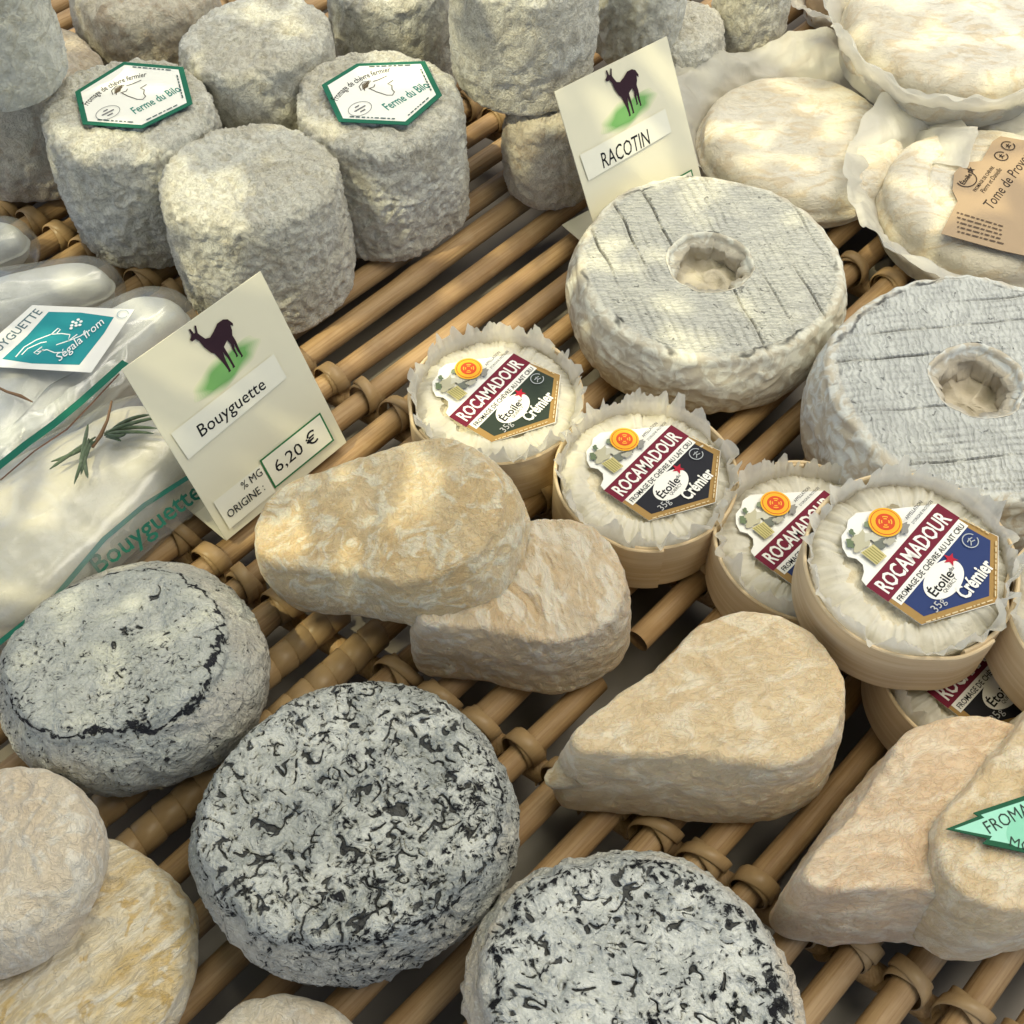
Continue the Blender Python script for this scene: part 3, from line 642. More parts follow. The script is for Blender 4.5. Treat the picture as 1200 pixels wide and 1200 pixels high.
def liner(parent, seed, fold=1.0):
    rs = np.random.default_rng(seed); V, F = [], []
    n = 260; th = np.linspace(0, 2 * math.pi, n, endpoint=False); C3 = np.stack([np.cos(th), np.sin(th), np.zeros(n)], -1)
    jag = perlin(C3 * 3.2, seed) * 0.6 + perlin(C3 * 9, seed + 1) * 0.5 + 0.5 * np.abs(perlin(C3 * 16, seed + 2)); pl = ridge(C3 * 14, seed + 3); pl2 = ridge(C3 * 22, seed + 6)
    top = BH + 0.0008 + 0.0074 * np.clip(jag * 1.6 + 0.32, -0.40, 1.7)
    nv = 9
    for v in range(nv):                                # collar standing against the wall
        s = v / (nv - 1); z = 0.010 + (top - 0.010) * s
        r = BR - 0.0021 - 0.0009 * (pl * 0.5 + 0.5) - 0.0006 * (1 - s) + 0.0042 * sstep(0.74, 1.0, np.full(n, s)) * (0.5 + 1.2 * perlin(C3 * 7, seed + 4)) - 0.0045 * sstep(0.6, 1, np.full(n, s)) * np.clip(perlin(C3 * 4, seed + 8), 0, 1)
        r = np.where(z < BH + 0.0004, np.minimum(r, BR - 0.0019), r)
        V += [(r[i] * math.cos(th[i]), r[i] * math.sin(th[i]), z[i]) for i in range(n)]
    for v in range(nv - 1):
        F += [[v * n + i, v * n + (i + 1) % n, (v + 1) * n + (i + 1) % n, (v + 1) * n + i] for i in range(n)]
    b = len(V); nv2 = 12                               # pleats folded in over the shoulder of the cheese
    rin = BR * (0.60 + 0.09 * perlin(C3 * 5, seed + 5) + 0.05 * np.abs(perlin(C3 * 15, seed + 7)))
    for v in range(nv2):
        s = v / (nv2 - 1); r = (BR - 0.0027) * (1 - s) + rin * s
        z = 0.0195 + 0.0030 * math.sin(min(1, s * 1.6) * math.pi / 2) + 0.0015 * (pl2 * (1 - 0.4 * s)) + 0.0018 * perlin(np.stack([np.cos(th) * r, np.sin(th) * r, np.zeros(n)], -1) * 160, seed)
        V += [(r[i] * math.cos(th[i]), r[i] * math.sin(th[i]), z[i]) for i in range(n)]
    for v in range(nv2 - 1):
        F += [[b + v * n + i, b + v * n + (i + 1) % n, b + (v + 1) * n + (i + 1) % n, b + (v + 1) * n + i] for i in range(n)]
    return mesh('paper_liner', V, F, M['liner'], parent)
def box_label(parent, Mx, field):
    L, wv = 0.0415, 0.0086
    def q(a, b): return ((a - 0.5) * L, -(b - 0.9) * wv)
    cloud = [(0.0, 0.0), (0.02, -0.28), (0.09, -0.40), (0.14, -0.62), (0.15, -0.95), (0.12, -1.25), (0.16, -1.62), (0.24, -1.95), (0.33, -2.0), (0.40, -2.18), (0.50, -2.12), (1.0, 0.0)]
    base = [q(*p) for p in cloud] + [q(1.0, 0.98), q(1.06, 2.55), q(0.55, 4.05), q(0.0, 2.45), q(0.0, 1.0)]
    lab = solid_poly('label', base, 0.00025, Mx, M['white_label'], parent)
    pr = Print(lab, Mx, 0.00025)
    pr.poly('border', [q(0.0, 1.0), q(1.0, 1.0), q(1.055, 2.54), q(0.55, 4.02), q(0.0, 2.44)], GOLD)
    pr.poly('panel', [q(0.07, 1.3), q(0.965, 1.3), q(0.985, 2.42), q(0.55, 3.66), q(0.07, 2.32)], field)
    pr.poly('band', [q(-0.005, 0), q(1.005, 0), q(1.005, 1.0), q(-0.005, 1.0)], MAROON)
    pr.poly('strip', [q(0.035, 1.0), q(0.985, 1.0), q(0.985, 1.44), q(0.035, 1.44)], CREAMW)
    pr.text('ROCAMADOUR', *q(0.5, 0.5), L * 0.90, wv * 0.68, CREAMW, bold=0.022)
    pr.text('FROMAGE DE CHÈVRE AU LAIT CRU', *q(0.51, 1.22), L * 0.90, wv * 0.30, BLACK, bold=0.012)
    pr.disc('emblem', *q(0.44, 2.02), L * 0.205, CREAMW, L * 0.13)
    pr.text('Étoile', *q(0.40, 1.98), L * 0.27, wv * 0.50, BLACK, bold=0.02)
    pr.text('QUERCY', *q(0.43, 2.34), L * 0.17, wv * 0.17, BLACK)
    pr.text('du', *q(0.555, 1.98), L * 0.045, wv * 0.17, BLACK)
    pr.poly('star', star(*q(0.625, 1.74), L * 0.062, 0.3), (0.42, 0.015, 0.035))
    pr.text('Crémier', *q(0.60, 2.86), L * 0.40, wv * 0.62, CREAMW, bold=0.03)
    pr.text('35g', *q(0.22, 2.50), L * 0.13, wv * 0.42, (0.45, 0.45, 0.45))
    cx, cy = q(0.87, 1.86)
    pr.strokes('recycling_mark', [[(cx + 0.0026 * math.cos(t), cy + 0.0026 * math.sin(t)) for t in np.linspace(0.2, 5.9, 20)], [(cx - 0.0014, cy - 0.0012), (cx - 0.0002, cy - 0.0004), (cx + 0.0004, cy + 0.0010)], [(cx - 0.0002, cy - 0.0004), (cx + 0.0012, cy - 0.0010)], [(cx - 0.0012, cy + 0.0004), (cx, cy + 0.0006), (cx + 0.0014, cy + 0.0002)]], 0.00035, (0.40, 0.42, 0.44))
    # tiny print on the gold edge
    tiny = []
    for (A, B) in (((0.03, 2.52), (0.53, 3.85)), ((0.57, 3.85), (1.0, 2.60)), ((1.015, 1.15), (1.022, 2.4))):
        A, B = np.array(q(*A)), np.array(q(*B)); d = B - A; Ln = np.linalg.norm(d); d /= Ln; s = 0.0
        while s < Ln - 0.0012:
            l = random.uniform(0.0006, 0.0022); tiny.append([A + d * s, A + d * min(Ln, s + l)]); s += l + 0.0006
    pr.strokes('small_print', tiny, 0.00042, (0.62, 0.50, 0.30))
    # vignette of leaves, cheese and hay, and the round seal
    rs = np.random.default_rng(3)
    for (a, b, rx, ry, ro, c) in ((0.30, -1.25, .105, .062, .3, (0.46, 0.43, 0.30)), (0.42, -0.95, .10, .05, -.5, (0.52, 0.50, 0.40)), (0.36, -0.62, .06, .04, 0, (0.16, 0.17, 0.14)), (0.22, -1.5, .045, .03, .8, (0.14, 0.18, 0.10)),
                                  (0.52, -0.55, .06, .045, .9, (0.20, 0.20, 0.18)), (0.47, -1.45, .05, .03, -.2, (0.20, 0.24, 0.15)), (0.31, -1.72, .035, .02, 1.1, (0.13, 0.17, 0.10)), (0.62, -0.30, .06, .03, .3, (0.25, 0.24, 0.22)), (0.44, -0.40, .05, .03, -.6, (0.40, 0.38, 0.30))):
        pts = [(q(a, b)[0] + L * (rx * math.cos(t) * math.cos(ro) - ry * math.sin(t) * math.sin(ro)) * (1 + 0.25 * math.sin(5 * t + a * 40)), q(a, b)[1] + L * (rx * math.cos(t) * math.sin(ro) + ry * math.sin(t) * math.cos(ro)) * (1 + 0.25 * math.sin(4 * t + b * 9))) for t in np.linspace(0, 2 * math.pi, 26, endpoint=False)]
        pr.poly('picture', pts, c)
    pr.poly('picture', [q(0.20, -0.95), q(0.33, -0.80), q(0.31, -0.12), q(0.19, -0.20)], (0.55, 0.48, 0.22))
    pr.strokes('picture', [[q(0.215 + i * 0.022, -0.9 + 0.03 * i), q(0.205 + i * 0.022, -0.2)] for i in range(5)], 0.0004, (0.28, 0.25, 0.08))
    sx, sy = q(0.56, -1.02)
    pr.disc('seal', sx, sy, L * 0.135, (0.80, 0.42, 0.03)); pr.disc('seal', sx, sy, L * 0.120, (0.62, 0.10, 0.02)); pr.disc('seal', sx, sy, L * 0.112, (0.82, 0.40, 0.03)); pr.disc('seal', sx, sy, L * 0.078, (0.60, 0.07, 0.02))
    pr.strokes('seal', [[(sx + L * r * math.cos(t), sy + L * r * math.sin(t)) for t in np.linspace(t0, t0 + 0.9, 6)] for r in (0.03, 0.05) for t0 in (0.2, 1.8, 3.4, 5.0)], 0.0004, (0.85, 0.45, 0.05))
    pr.text('APPELLATION', *q(0.80, -0.50), L * 0.22, wv * 0.15, BLACK, bold=0.01); pr.text("D'ORIGINE PROTÉGÉE", *q(0.83, -0.22), L * 0.28, wv * 0.15, BLACK, bold=0.01)
    return lab
def boxed(c, zrim, upx, field, label, seed, tilt=0, tdir=0, seam=-1.2, loff=(0, 0)):
    B = at(*c, zrim); t = empty('boxed_goat_cheese', (0, 0, 0)); pose(t, (B[0], B[1], zrim - BH), 0, tilt, tdir)
    A0, A1 = at(*upx[0], zrim), at(*upx[1], zrim); u = Vector(A1 - A0); u.z = 0
    box_wall(t, seam)
    V = [(0, 0, 0.0006)] + [((BR - 0.0012) * math.cos(a), (BR - 0.0012) * math.sin(a), 0.0006) for a in np.linspace(0, 2 * math.pi, 48, endpoint=False)]
    mesh('box_base', V, [[0, i, i % 48 + 1] for i in range(1, 49)], M['boxwood'], t, False)
    puck('cheese', circle(0.0312, 0.01, seed), 0.0195, M['curd'], t, rt=0.006, rb=0.003, dome=0.0012, bulge=0.0, nt=160, ns=10, nk=30, disp=d_worm(seed, 0.0008, 60, 0.0006, 170, 0.0003, 330)).location = (0, 0, 0.0012)
    liner(t, seed)
    e = u.normalized(); up = Vector((-e.y, e.x, 0))
    Mx = frame3(Vector((0, 0, 0.0242)) + e * loff[0] + up * loff[1], e, up)
    box_label(t, Mx, field)
    return tag(t, label, 'cheese box', 'round cheeses in thin wooden boxes with hexagonal labels')
boxed((581, 462), BH, ((527, 473), (604, 398)), (0.030, 0.042, 0.030), 'wooden boxed cheese with a dark green label, farthest left of the boxes', 61, loff=(0.001, 0.0), seam=-2.6)
boxed((757, 553), BH, ((716, 572), (804, 486)), (0.016, 0.016, 0.022), 'wooden boxed cheese with a black label in front of the creamy ring', 62, loff=(0.004, -0.001), seam=-1.75)
boxed((949, 632), BH, ((893, 662), (978, 580)), (0.022, 0.040, 0.125), 'wooden boxed cheese half hidden behind the raised blue labelled box', 63, loff=(0.001, 0.002), seam=1.5)
boxed((1151, 782), BH, ((1120, 790), (1190, 715)), (0.014, 0.014, 0.018), 'lowest wooden box at the right, under the raised blue labelled one', 65, seam=2.0)
boxed((1070, 652), 0.0575, ((1037, 692), (1120, 598)), (0.022, 0.040, 0.135), 'raised wooden box with a bright blue label resting on the lowest box', 64, tilt=R_(5), tdir=R_(-120), seam=-1.23, loff=(0.004, -0.002))
boxed((1309, 720), 0.0560, ((1280, 740), (1350, 660)), (0.022, 0.040, 0.135), 'wooden box cut off by the right edge beside the raised one', 66, seam=0.3)

# ------------------------------------------------------------------ price cards
GRASS = (0.10, 0.36, 0.12)
GOAT = [(-0.44, 0.60), (-0.50, 0.56), (-0.47, 0.50), (-0.38, 0.50), (-0.33, 0.42), (-0.30, 0.24), (-0.22, 0.04), (-0.16, -0.02), (-0.10, -0.28), (-0.07, -0.52), (-0.09, -0.57), (-0.02, -0.57), (-0.01, -0.30), (0.02, -0.10), (0.05, -0.26), (0.06, -0.50), (0.04, -0.55), (0.11, -0.55), (0.11, -0.28), (0.10, -0.02), (0.24, 0.06),
        (0.27, -0.06), (0.25, -0.16), (0.25, -0.34), (0.23, -0.39), (0.29, -0.39), (0.30, -0.20), (0.34, -0.10), (0.33, -0.30), (0.35, -0.42), (0.33, -0.46), (0.39, -0.46), (0.39, -0.28), (0.41, -0.06), (0.40, 0.08), (0.45, 0.18), (0.47, 0.30), (0.52, 0.24), (0.54, 0.30), (0.48, 0.44), (0.38, 0.50), (0.22, 0.50), (0.06, 0.40), (-0.08, 0.34), (-0.18, 0.38), (-0.24, 0.50), (-0.27, 0.58), (-0.22, 0.74), (-0.26, 0.76), (-0.31, 0.62), (-0.35, 0.62), (-0.37, 0.76), (-0.41, 0.76), (-0.41, 0.64)]
def card(B, ang, lean, W, Hc, label, title, price, gx):
    e = Vector((math.sin(ang), math.cos(ang), 0)); back = Vector((-e.y, e.x, 0)); up = back * math.sin(lean) + Vector((0, 0, math.cos(lean)))
    t = empty('price_card', B); Mx = frame3((0, 0, 0), e, up)
    fr = solid_poly('front_panel', [(0, 0), (W, 0), (W, Hc), (0, Hc)], 0.0005, Mx, M['card'], t)
    Mf = frame3((0, 0, -0.0006), e, back); solid_poly('foot_flap', [(0.0, 0.0006), (W, 0.0006), (W, 0.030), (0.0, 0.030)], 0.0005, Mf, M['card'], t)
    pr = Print(fr, Mx, 0.0005)
    def q(a, b): return (a * W, (1 - b) * Hc)
    PW = (0.75, 0.73, 0.61)
    for k_, c_ in [(1.0 - 0.055 * i_, tuple(a_ + (b_ - a_) * min(1, i_ / 7) for a_, b_ in zip((0.68, 0.67, 0.47), (0.17, 0.38, 0.12)))) for i_ in range(10)]:
        mx_, my_ = q(0.53, 0.285)
        pr.poly('meadow', [(mx_ + W * 0.265 * k_ * math.cos(t_) * (1 + 0.05 * math.sin(7 * t_ + k_ * 9)), my_ + W * 0.09 * k_ * math.sin(t_) * (1 + 0.10 * math.sin(5 * t_ + k_ * 5)) + W * 0.03 * math.cos(t_)) for t_ in np.linspace(0, 2 * math.pi, 48, endpoint=False)], c_)
    x, y = q(gx, 0.185); s = W * 0.265
    pr.poly('goat_picture', [(x + p[0] * s, y + p[1] * s) for p in GOAT], (0.030, 0.012, 0.020))
    pr.poly('title_strip', [q(0.045, 0.375), q(0.83, 0.365), q(0.835, 0.505), q(0.055, 0.53)], PW)
    pr.text(title[0], *q(*title[1]), W * title[2], Hc * title[3], BLACK, bold=title[4], shear=title[5])
    pr.poly('price_strip', [q(0.05, 0.785), q(0.42, 0.785), q(0.42, 0.955), q(0.05, 0.955)], PW)
    pr.poly('price_frame', [q(0.425, 0.765), q(0.925, 0.765), q(0.925, 0.940), q(0.425, 0.940)], (0.03, 0.16, 0.06))
    pr.poly('price_field', [q(0.437, 0.774), q(0.913, 0.774), q(0.913, 0.931), q(0.437, 0.931)], PW)
    if price:
        pr.text('6,20', *q(0.60, 0.855), W * 0.22, Hc * 0.075, BLACK, bold=0.004); pr.text('€', *q(0.79, 0.845), W * 0.085, Hc * 0.072, BLACK, bold=0.006)
        pr.text('% MG', *q(0.325, 0.815), W * 0.155, Hc * 0.042, BLACK, bold=0.0); pr.text('ORIGINE :', *q(0.225, 0.888), W * 0.285, Hc * 0.042, BLACK, bold=0.003)
    tag(t, label, 'price card'); return t
card((-0.1100, 0.2640, 0.004), R_(41.4), R_(24.8), 0.0641, 0.0806, 'cream price card with a dark goat and the price 6,20 euros', ('Bouyguette', (0.44, 0.462), 0.50, 0.082, 0.006, 0.05), True, 0.55)
card((0.0417, 0.4174, 0.004), R_(52.1), R_(29.9), 0.064, 0.078, 'cream card with a dark goat and a name in capitals, behind the creamy ring', ('RACOTIN', (0.42, 0.465), 0.44, 0.088, 0.004, 0.12), False, 0.54)

# ------------------------------------------------------------------ hexagonal farm labels on the tall cheeses
def place_poly(px, z): return [at(x, y, z) for x, y in px]
def farm_label(ch, hexpx, upx, z):
    o = ch[0]; Wd = place_poly(hexpx, z); c = sum(Wd) / len(Wd); A0, A1 = at(*upx[0], z), at(*upx[1], z); e = Vector(A1 - A0); e.z = 0; e.normalize(); up = Vector((-e.y, e.x, 0))
    bpy.context.view_layer.update()
    Mw = frame3(c, e, up); inv = Mw.inverted(); loc = [inv @ Vector(p) for p in Wd]; pts = [(p.x, p.y) for p in loc]
    Mx = o.matrix_world.inverted() @ Mw
    GREEN = (0.015, 0.13, 0.075)
    lab = solid_poly('label', pts, 0.00025, Mx, ink(GREEN), o); pr = Print(lab, Mx, 0.00025)
    pr.poly('label_field', [(x * 0.90, y * 0.90) for x, y in pts], (0.80, 0.79, 0.72))
    w_ = max(p[0] for p in pts) - min(p[0] for p in pts); h_ = max(p[1] for p in pts) - min(p[1] for p in pts)
    pr.text('Fromage de chèvre fermier', -w_ * 0.06, h_ * 0.27, w_ * 0.60, h_ * 0.10, BLACK, bold=0.012, shear=0.2, arc=w_ * 0.6)
    pr.text('Ferme du Bilo', w_ * 0.10, -h_ * 0.20, w_ * 0.44, h_ * 0.11, (0.02, 0.20, 0.16), bold=0.012, shear=0.1)
    k = w_ * 0.13
    pr.strokes('goat_head', [[(-0.9 * k, 0.9 * k), (-0.75 * k, 1.3 * k), (-0.3 * k, 1.5 * k), (0.15 * k, 1.25 * k), (-0.2 * k, 1.1 * k)], [(-0.75 * k, 0.75 * k), (-0.5 * k, 1.15 * k), (-0.1 * k, 1.25 * k)], [(0.2 * k, 1.1 * k), (0.6 * k, 1.0 * k), (1.2 * k, 0.95 * k)],
                             [(-0.4 * k, 0.7 * k), (-0.3 * k, 0.2 * k), (-0.05 * k, -0.5 * k), (0.2 * k, -0.75 * k), (0.5 * k, -0.6 * k), (0.55 * k, -0.3 * k), (0.8 * k, 0.0), (0.7 * k, 0.3 * k), (1.2 * k, 0.35 * k)], [(-0.45 * k, 0.75 * k), (-0.1 * k, 0.65 * k), (0.1 * k, 0.8 * k)]], 0.0004, (0.05, 0.04, 0.03))
    pr.strokes('goat_head', [[(-0.75 * k + i * 0.07 * k, 0.9 * k), (-0.45 * k + i * 0.1 * k, 1.35 * k)] for i in range(6)], 0.0004, (0.12, 0.09, 0.05))
    ex, ey = -w_ * 0.27, -h_ * 0.06
    pr.strokes('stamp', [[(ex + w_ * 0.10 * math.cos(t), ey + h_ * 0.09 * math.sin(t)) for t in np.linspace(0, 6.29, 24)]], 0.00025, (0.15, 0.15, 0.15))
    pr.strokes('stamp', [[(ex - w_ * a, ey + h_ * b), (ex + w_ * a, ey + h_ * b)] for a, b in ((0.02, 0.04), (0.055, 0.0), (0.025, -0.04))], 0.0006, (0.12, 0.12, 0.12))
    dash = []
    n = len(pts)
    for i in range(n):
        A, B = np.array(pts[i]) * 0.85, np.array(pts[(i + 1) % n]) * 0.85; m = (A + B) / 2
        if m[1] > -h_ * 0.02 and m[0] < w_ * 0.2: continue
        d = B - A; Ln = np.linalg.norm(d); d /= Ln; s = Ln * 0.15
        while s < Ln * 0.85: l = random.uniform(0.0008, 0.0026); dash.append([A + d * s, A + d * (s + l)]); s += l + 0.0007
    pr.strokes('small_print', dash, 0.0006, (0.05, 0.09, 0.08))
farm_label(c1, [(88, 108), (145, 73), (215, 79), (226, 122), (167, 151), (97, 146)], ((140, 141), (205, 108)), c1[3] + 0.0036)
farm_label(c3, [(377, 100), (418, 75), (498, 72), (518, 112), (478, 147), (397, 143)], ((440, 137), (500, 103)), c3[3] + 0.0036)

# ------------------------------------------------------------------ paper wrapped wheels, upper right
def paper_wrap(parent, R, seed, flare=1.25, hgt=0.03, t0=0.0, t1=2 * math.pi, rot=0):
    n = 300; nv = 24; th = np.linspace(t0, t1, n); C3 = np.stack([np.cos(th), np.sin(th), np.full(n, seed * 1.7)], -1)
    edge = 1 + 0.42 * perlin(C3 * 1.7, seed) + 0.16 * ridge(C3 * 2.6, seed + 1) + 0.04 * np.abs(perlin(C3 * 11, seed + 2)); V, F = [], []
    for v in range(nv):
        s = v / (nv - 1); r = R * (0.96 + 0.08 * s) + (flare - 1.04) * R * edge * s ** 1.6 + 0.0022 * perlin(C3 * 3.5 + s * 1.5, seed + 3) * s + 0.0007 * perlin(C3 * 9 + s * 4, seed + 5)
        z = 0.0008 + hgt * edge * s ** 0.85 * (1 - 0.25 * s) + 0.004 * s * perlin(C3 * 5 + s * 2, seed + 4) + 0.0016 * s * ridge(C3 * 4 + s * 2.5, seed + 6)
        z = np.maximum(z, 0.0006)
        V += [(r[i] * math.cos(th[i]), r[i] * math.sin(th[i]), z[i]) for i in range(n)]
    for v in range(nv - 1): F += [[v * n + i, v * n + i + 1, (v + 1) * n + i + 1, (v + 1) * n + i] for i in range(n - 1)]
    A_ = np.array(V); s_ = np.repeat(np.linspace(0, 1, nv), n)[:, None]; A_ = A_ + s_ * (0.0030 * np.stack([ridge(A_ * 42, seed + 20), ridge(A_ * 42, seed + 21), ridge(A_ * 42, seed + 22)], -1) - 0.0010)
    A_[:, 2] = np.maximum(A_[:, 2], 0.0006)
    o = mesh('paper_wrap', A_, F, M['wrap'], parent); return o
def wheel(c, wpx, label, seed, H=0.024, z0=0.0, tilt=0, tdir=0, flare=1.28, hgt=0.026, t0=0, t1=2 * math.pi, inset_ring=False):
    B = at(*c, z0 + H); R = wpx / 2 * depth(B) / FPX
    t = empty('wrapped_wheel_cheese', (0, 0, 0)); pose(t, (B[0], B[1], z0), 0, tilt, tdir)
    base = d_smooth(seed, 0.0012, 40, 0.0004, 130, 0.0002, 330)
    disp = (lambda P, ed: base(P, ed) - 0.0016 * (1 - sstep(0.0, 0.0012, np.abs(ed - R * 0.22)))) if inset_ring else base
    puck('cheese', circle(R, 0.012, seed), H, M['wheel'], t, rt=0.010, rb=0.006, dome=0.001, bulge=0.002, nt=240, ns=24, nk=50, disp=disp)
    paper_wrap(t, R * 1.03, seed, flare, hgt, t0, t1)
    return tag(t, label, 'cheese', 'flat wheels wrapped in white paper'), Vector((B[0], B[1], z0)), R
wheel((942, 152), 236, 'oval flat wheel unwrapped on white paper beside the upper price card', 71, H=0.022, flare=1.42, hgt=0.030, t0=-0.5, t1=math.pi + 0.35)
wheel((1120, 20), 250, 'white wheel in thin paper cut off by the top right corner', 72, H=0.026, z0=0.020, flare=1.18, hgt=0.030)
w3, w3b, w3R = wheel((1168, 222), 252, 'paper wrapped wheel with a brown kraft label at the right edge', 73, H=0.026, flare=1.36, hgt=0.030, t0=0.6, t1=math.pi * 1.42, inset_ring=True)
bpy.context.view_layer.update()
kz = 0.0285
kp = [(1172.5, 160), (1240, 172), (1215, 303), (1173.5, 294), (1102.5, 274), (1122, 236), (1116, 223), (1118, 203), (1130, 191), (1150, 189), (1163, 166)]
W3 = place_poly(kp, kz); kc = sum(W3) / len(W3); ke = Vector(at(1200, 184, kz) - at(1148, 253, kz)); ke.normalize(); kup = Vector((-ke.y, ke.x, 0))
Mw = frame3(kc, ke, kup); kl = [Mw.inverted() @ Vector(p) for p in W3]; Mx = w3.matrix_world.inverted() @ Mw
klab = solid_poly('label', [(p.x, p.y) for p in kl], 0.00025, Mx, M['kraft'], w3); pr = Print(klab, Mx, 0.00025)
def kq(x, y): v = Mw.inverted() @ Vector(at(x, y, kz)); return v.x, v.y
DK = (0.03, 0.02, 0.015)
pr.text('Tome de Provence', *kq(1184, 207), 0.050, 0.0052, DK, bold=0.006, shear=0.35)
pr.text('FROMAGE DE CHÈVRE', *kq(1152, 210), 0.0205, 0.0021, DK, bold=0.018); pr.text('Pierre et Danielle', *kq(1161, 212), 0.020, 0.0024, DK, shear=0.4)
pr.text('Étoile', *kq(1131, 210), 0.0085, 0.0030, DK, bold=0.02); pr.poly('star', star(*kq(1137, 200), 0.0022, 0.4), DK)
ex, ey = kq(1132, 211); pr.strokes('emblem', [[(ex + 0.0054 * math.cos(t), ey + 0.0044 * math.sin(t)) for t in np.linspace(2.6, 6.6, 18)]], 0.0005, DK)
for (X, Y) in ((1173, 184), (1181, 172)):
    ex, ey = kq(X, Y); pr.strokes('mark', [[(ex + 0.0030 * math.cos(t), ey + 0.0030 * math.sin(t)) for t in np.linspace(0, 5.9, 20)], [(ex - 0.0014, ey - 0.0012), (ex - 0.0002, ey - 0.0004), (ex + 0.0004, ey + 0.0012)], [(ex - 0.0002, ey - 0.0004), (ex + 0.0012, ey - 0.0010)], [(ex - 0.0012, ey + 0.0004), (ex + 0.0014, ey + 0.0003)]], 0.0005, DK)
lines_ = []
for i in range(5):
    A, B = np.array(kq(1119 + i * -1.2 + 2, 250 + i * 5.2)), np.array(kq(1180 - i * 1.5, 268 + i * 4.6)); d = B - A; Ln = np.linalg.norm(d); d /= Ln; s = 0.0005 * i
    while s < Ln - 0.002: l = random.uniform(0.0008, 0.003); lines_.append([A + d * s, A + d * (s + l)]); s += l + 0.0006
pr.strokes('small_print', lines_, 0.0007, (0.10, 0.065, 0.04))
# a folded brown wrapper with loose paper behind, top right
t = empty('paper_parcel', at(985, 20)); 
puck('parcel_body', circle(0.020, 0.05, 75), 0.022, M['kraft'], t, rt=0.008, rb=0.005, nt=90, ns=12, nk=20, disp=d_wrinkle(75))
paper_wrap(t, 0.021, 75, 1.7, 0.022)
tag(t, 'small brown wrapped parcel in clear crumpled paper at the top edge', 'parcel')
wheel((1215, 108), 120, 'small pinkish wheel peeping out between the two papers at the right', 76, H=0.022, flare=1.1, hgt=0.012)

# ------------------------------------------------------------------ bagged loaves, left
def loaf(tip, big, wpx, H, label, mat, seed, z0=0.0, rtip=0.016):
    A = at(*tip, z0 + H); B = at(*big, z0 + H); R = wpx / 2 * depth(B) / FPX; d = B - A; L = float(np.linalg.norm(d[:2])) - rtip
    f, c0 = teardrop(R, rtip, L, 0.012, seed); t = empty('bagged_cheese_loaf', (0, 0, 0)); pose(t, (B[0], B[1], z0), math.atan2(d[1], d[0]))
    puck('loaf', f, H, mat, t, rt=min(0.014, H * 0.48), rb=min(0.010, H * 0.4), dome=0.003, bulge=0.001, nt=240, ns=16, nk=50, disp=d_smooth(seed, 0.0016, 40, 0.0003, 120, 0.0002, 300), center=(c0, 0))
    f2 = lambda th: f(th) + 0.0022
    puck('film', f2, H + 0.0012, M['film'], t, rt=min(0.012, H * 0.45), rb=0.004, dome=0.0030, bulge=0.001, nt=240, ns=16, nk=50, disp=lambda P, ed: 0.0008 + 0.0009 * ridge(warp(P, 0.01, 30, seed) * np.array([0.7, 1.3, 0.6]) * 34, seed + 31) + 0.0002 * ridge(P * 110, seed + 33), center=(c0, 0))
    bpy.context.view_layer.update(); return tag(t, label, 'cheese', 'long white loaves in clear bags')
def film(parent, inner, zi, outer, zo, seed, name='film'):
    inv = parent.matrix_world.inverted(); m = 40; V, F = [], []
    def samp(pl, k):
        x = k * (len(pl) - 1); i = min(int(x), len(pl) - 2); f = x - i; return np.array(pl[i]) * (1 - f) + np.array(pl[i + 1]) * f
    nv = 6
    for i in range(m + 1):
        k = i / m; a = at(*samp(inner, k), zi); b = at(*samp(outer, k), zo)
        for v in range(nv + 1):
            s = v / nv; p = a * (1 - s) + b * s; q = p * 90; p = p + np.array([0, 0, 0.0022 * float(perlin(q[None], seed)[0]) + 0.0012 * float(ridge(q[None] * 2.0, seed + 1)[0])]); p[2] = max(p[2], 0.001)
            V.append(inv @ Vector(p))
    for i in range(m):
        for v in range(nv): A = i * (nv + 1) + v; F.append([A, A + 1, A + nv + 2, A + nv + 1])
    return mesh(name, V, F, M['film'], parent)
def film_stripe(parent, px, z, wd, c, dz=0.0):
    inv = parent.matrix_world.inverted(); out = []
    for i in range(len(px) - 1):
        for k in np.linspace(0, 1, 8, endpoint=(i == len(px) - 2)):
            p = at(*(np.array(px[i]) * (1 - k) + np.array(px[i + 1]) * k), z); out.append(tuple(inv @ Vector(p + np.array([0, 0, dz + 0.0004 * math.sin(40 * p[0])]))))
    return ribbon('green_stripe', out, wd, ink(c, 0.35), parent)
GSTR = (0.012, 0.115, 0.075)
L4 = loaf((24, 264), (-130, 300), 105, 0.020, 'tip of a white loaf peeping in at the left edge beside the bare rods', M['loaf_white'], 81, rtip=0.008)
L3 = loaf((126, 312), (-110, 362), 112, 0.022, 'bright white pointed loaf at the left, behind the teal labelled one', M['loaf_white'], 82, rtip=0.008)
L2 = loaf((206, 338), (-40, 488), 160, 0.028, 'white loaf carrying a square teal label at the left edge', M['loaf_white'], 83, rtip=0.011)
L1 = loaf((214, 474), (-8, 622), 226, 0.028, 'cream loaf topped with a rosemary sprig in a green striped bag', M['loaf'], 84, rtip=0.022)
film(L1, [(-40, 775), (50, 712), (120, 645), (175, 592), (236, 552)], 0.020, [(-20, 800), (85, 712), (150, 668), (205, 622), (246, 588)], 0.008, 3)
film_stripe(L1, [(-30, 775), (60, 705), (122, 632), (170, 592), (232, 553)], 0.0235, 0.0022, GSTR)
film(L2, [(-20, 560), (40, 525), (90, 486), (150, 440)], 0.030, [(-20, 520), (40, 485), (95, 450), (150, 405)], 0.034, 5)
film_stripe(L2, [(-10, 552), (30, 520), (62, 497), (95, 470), (147, 424)], 0.0345, 0.0034, GSTR)
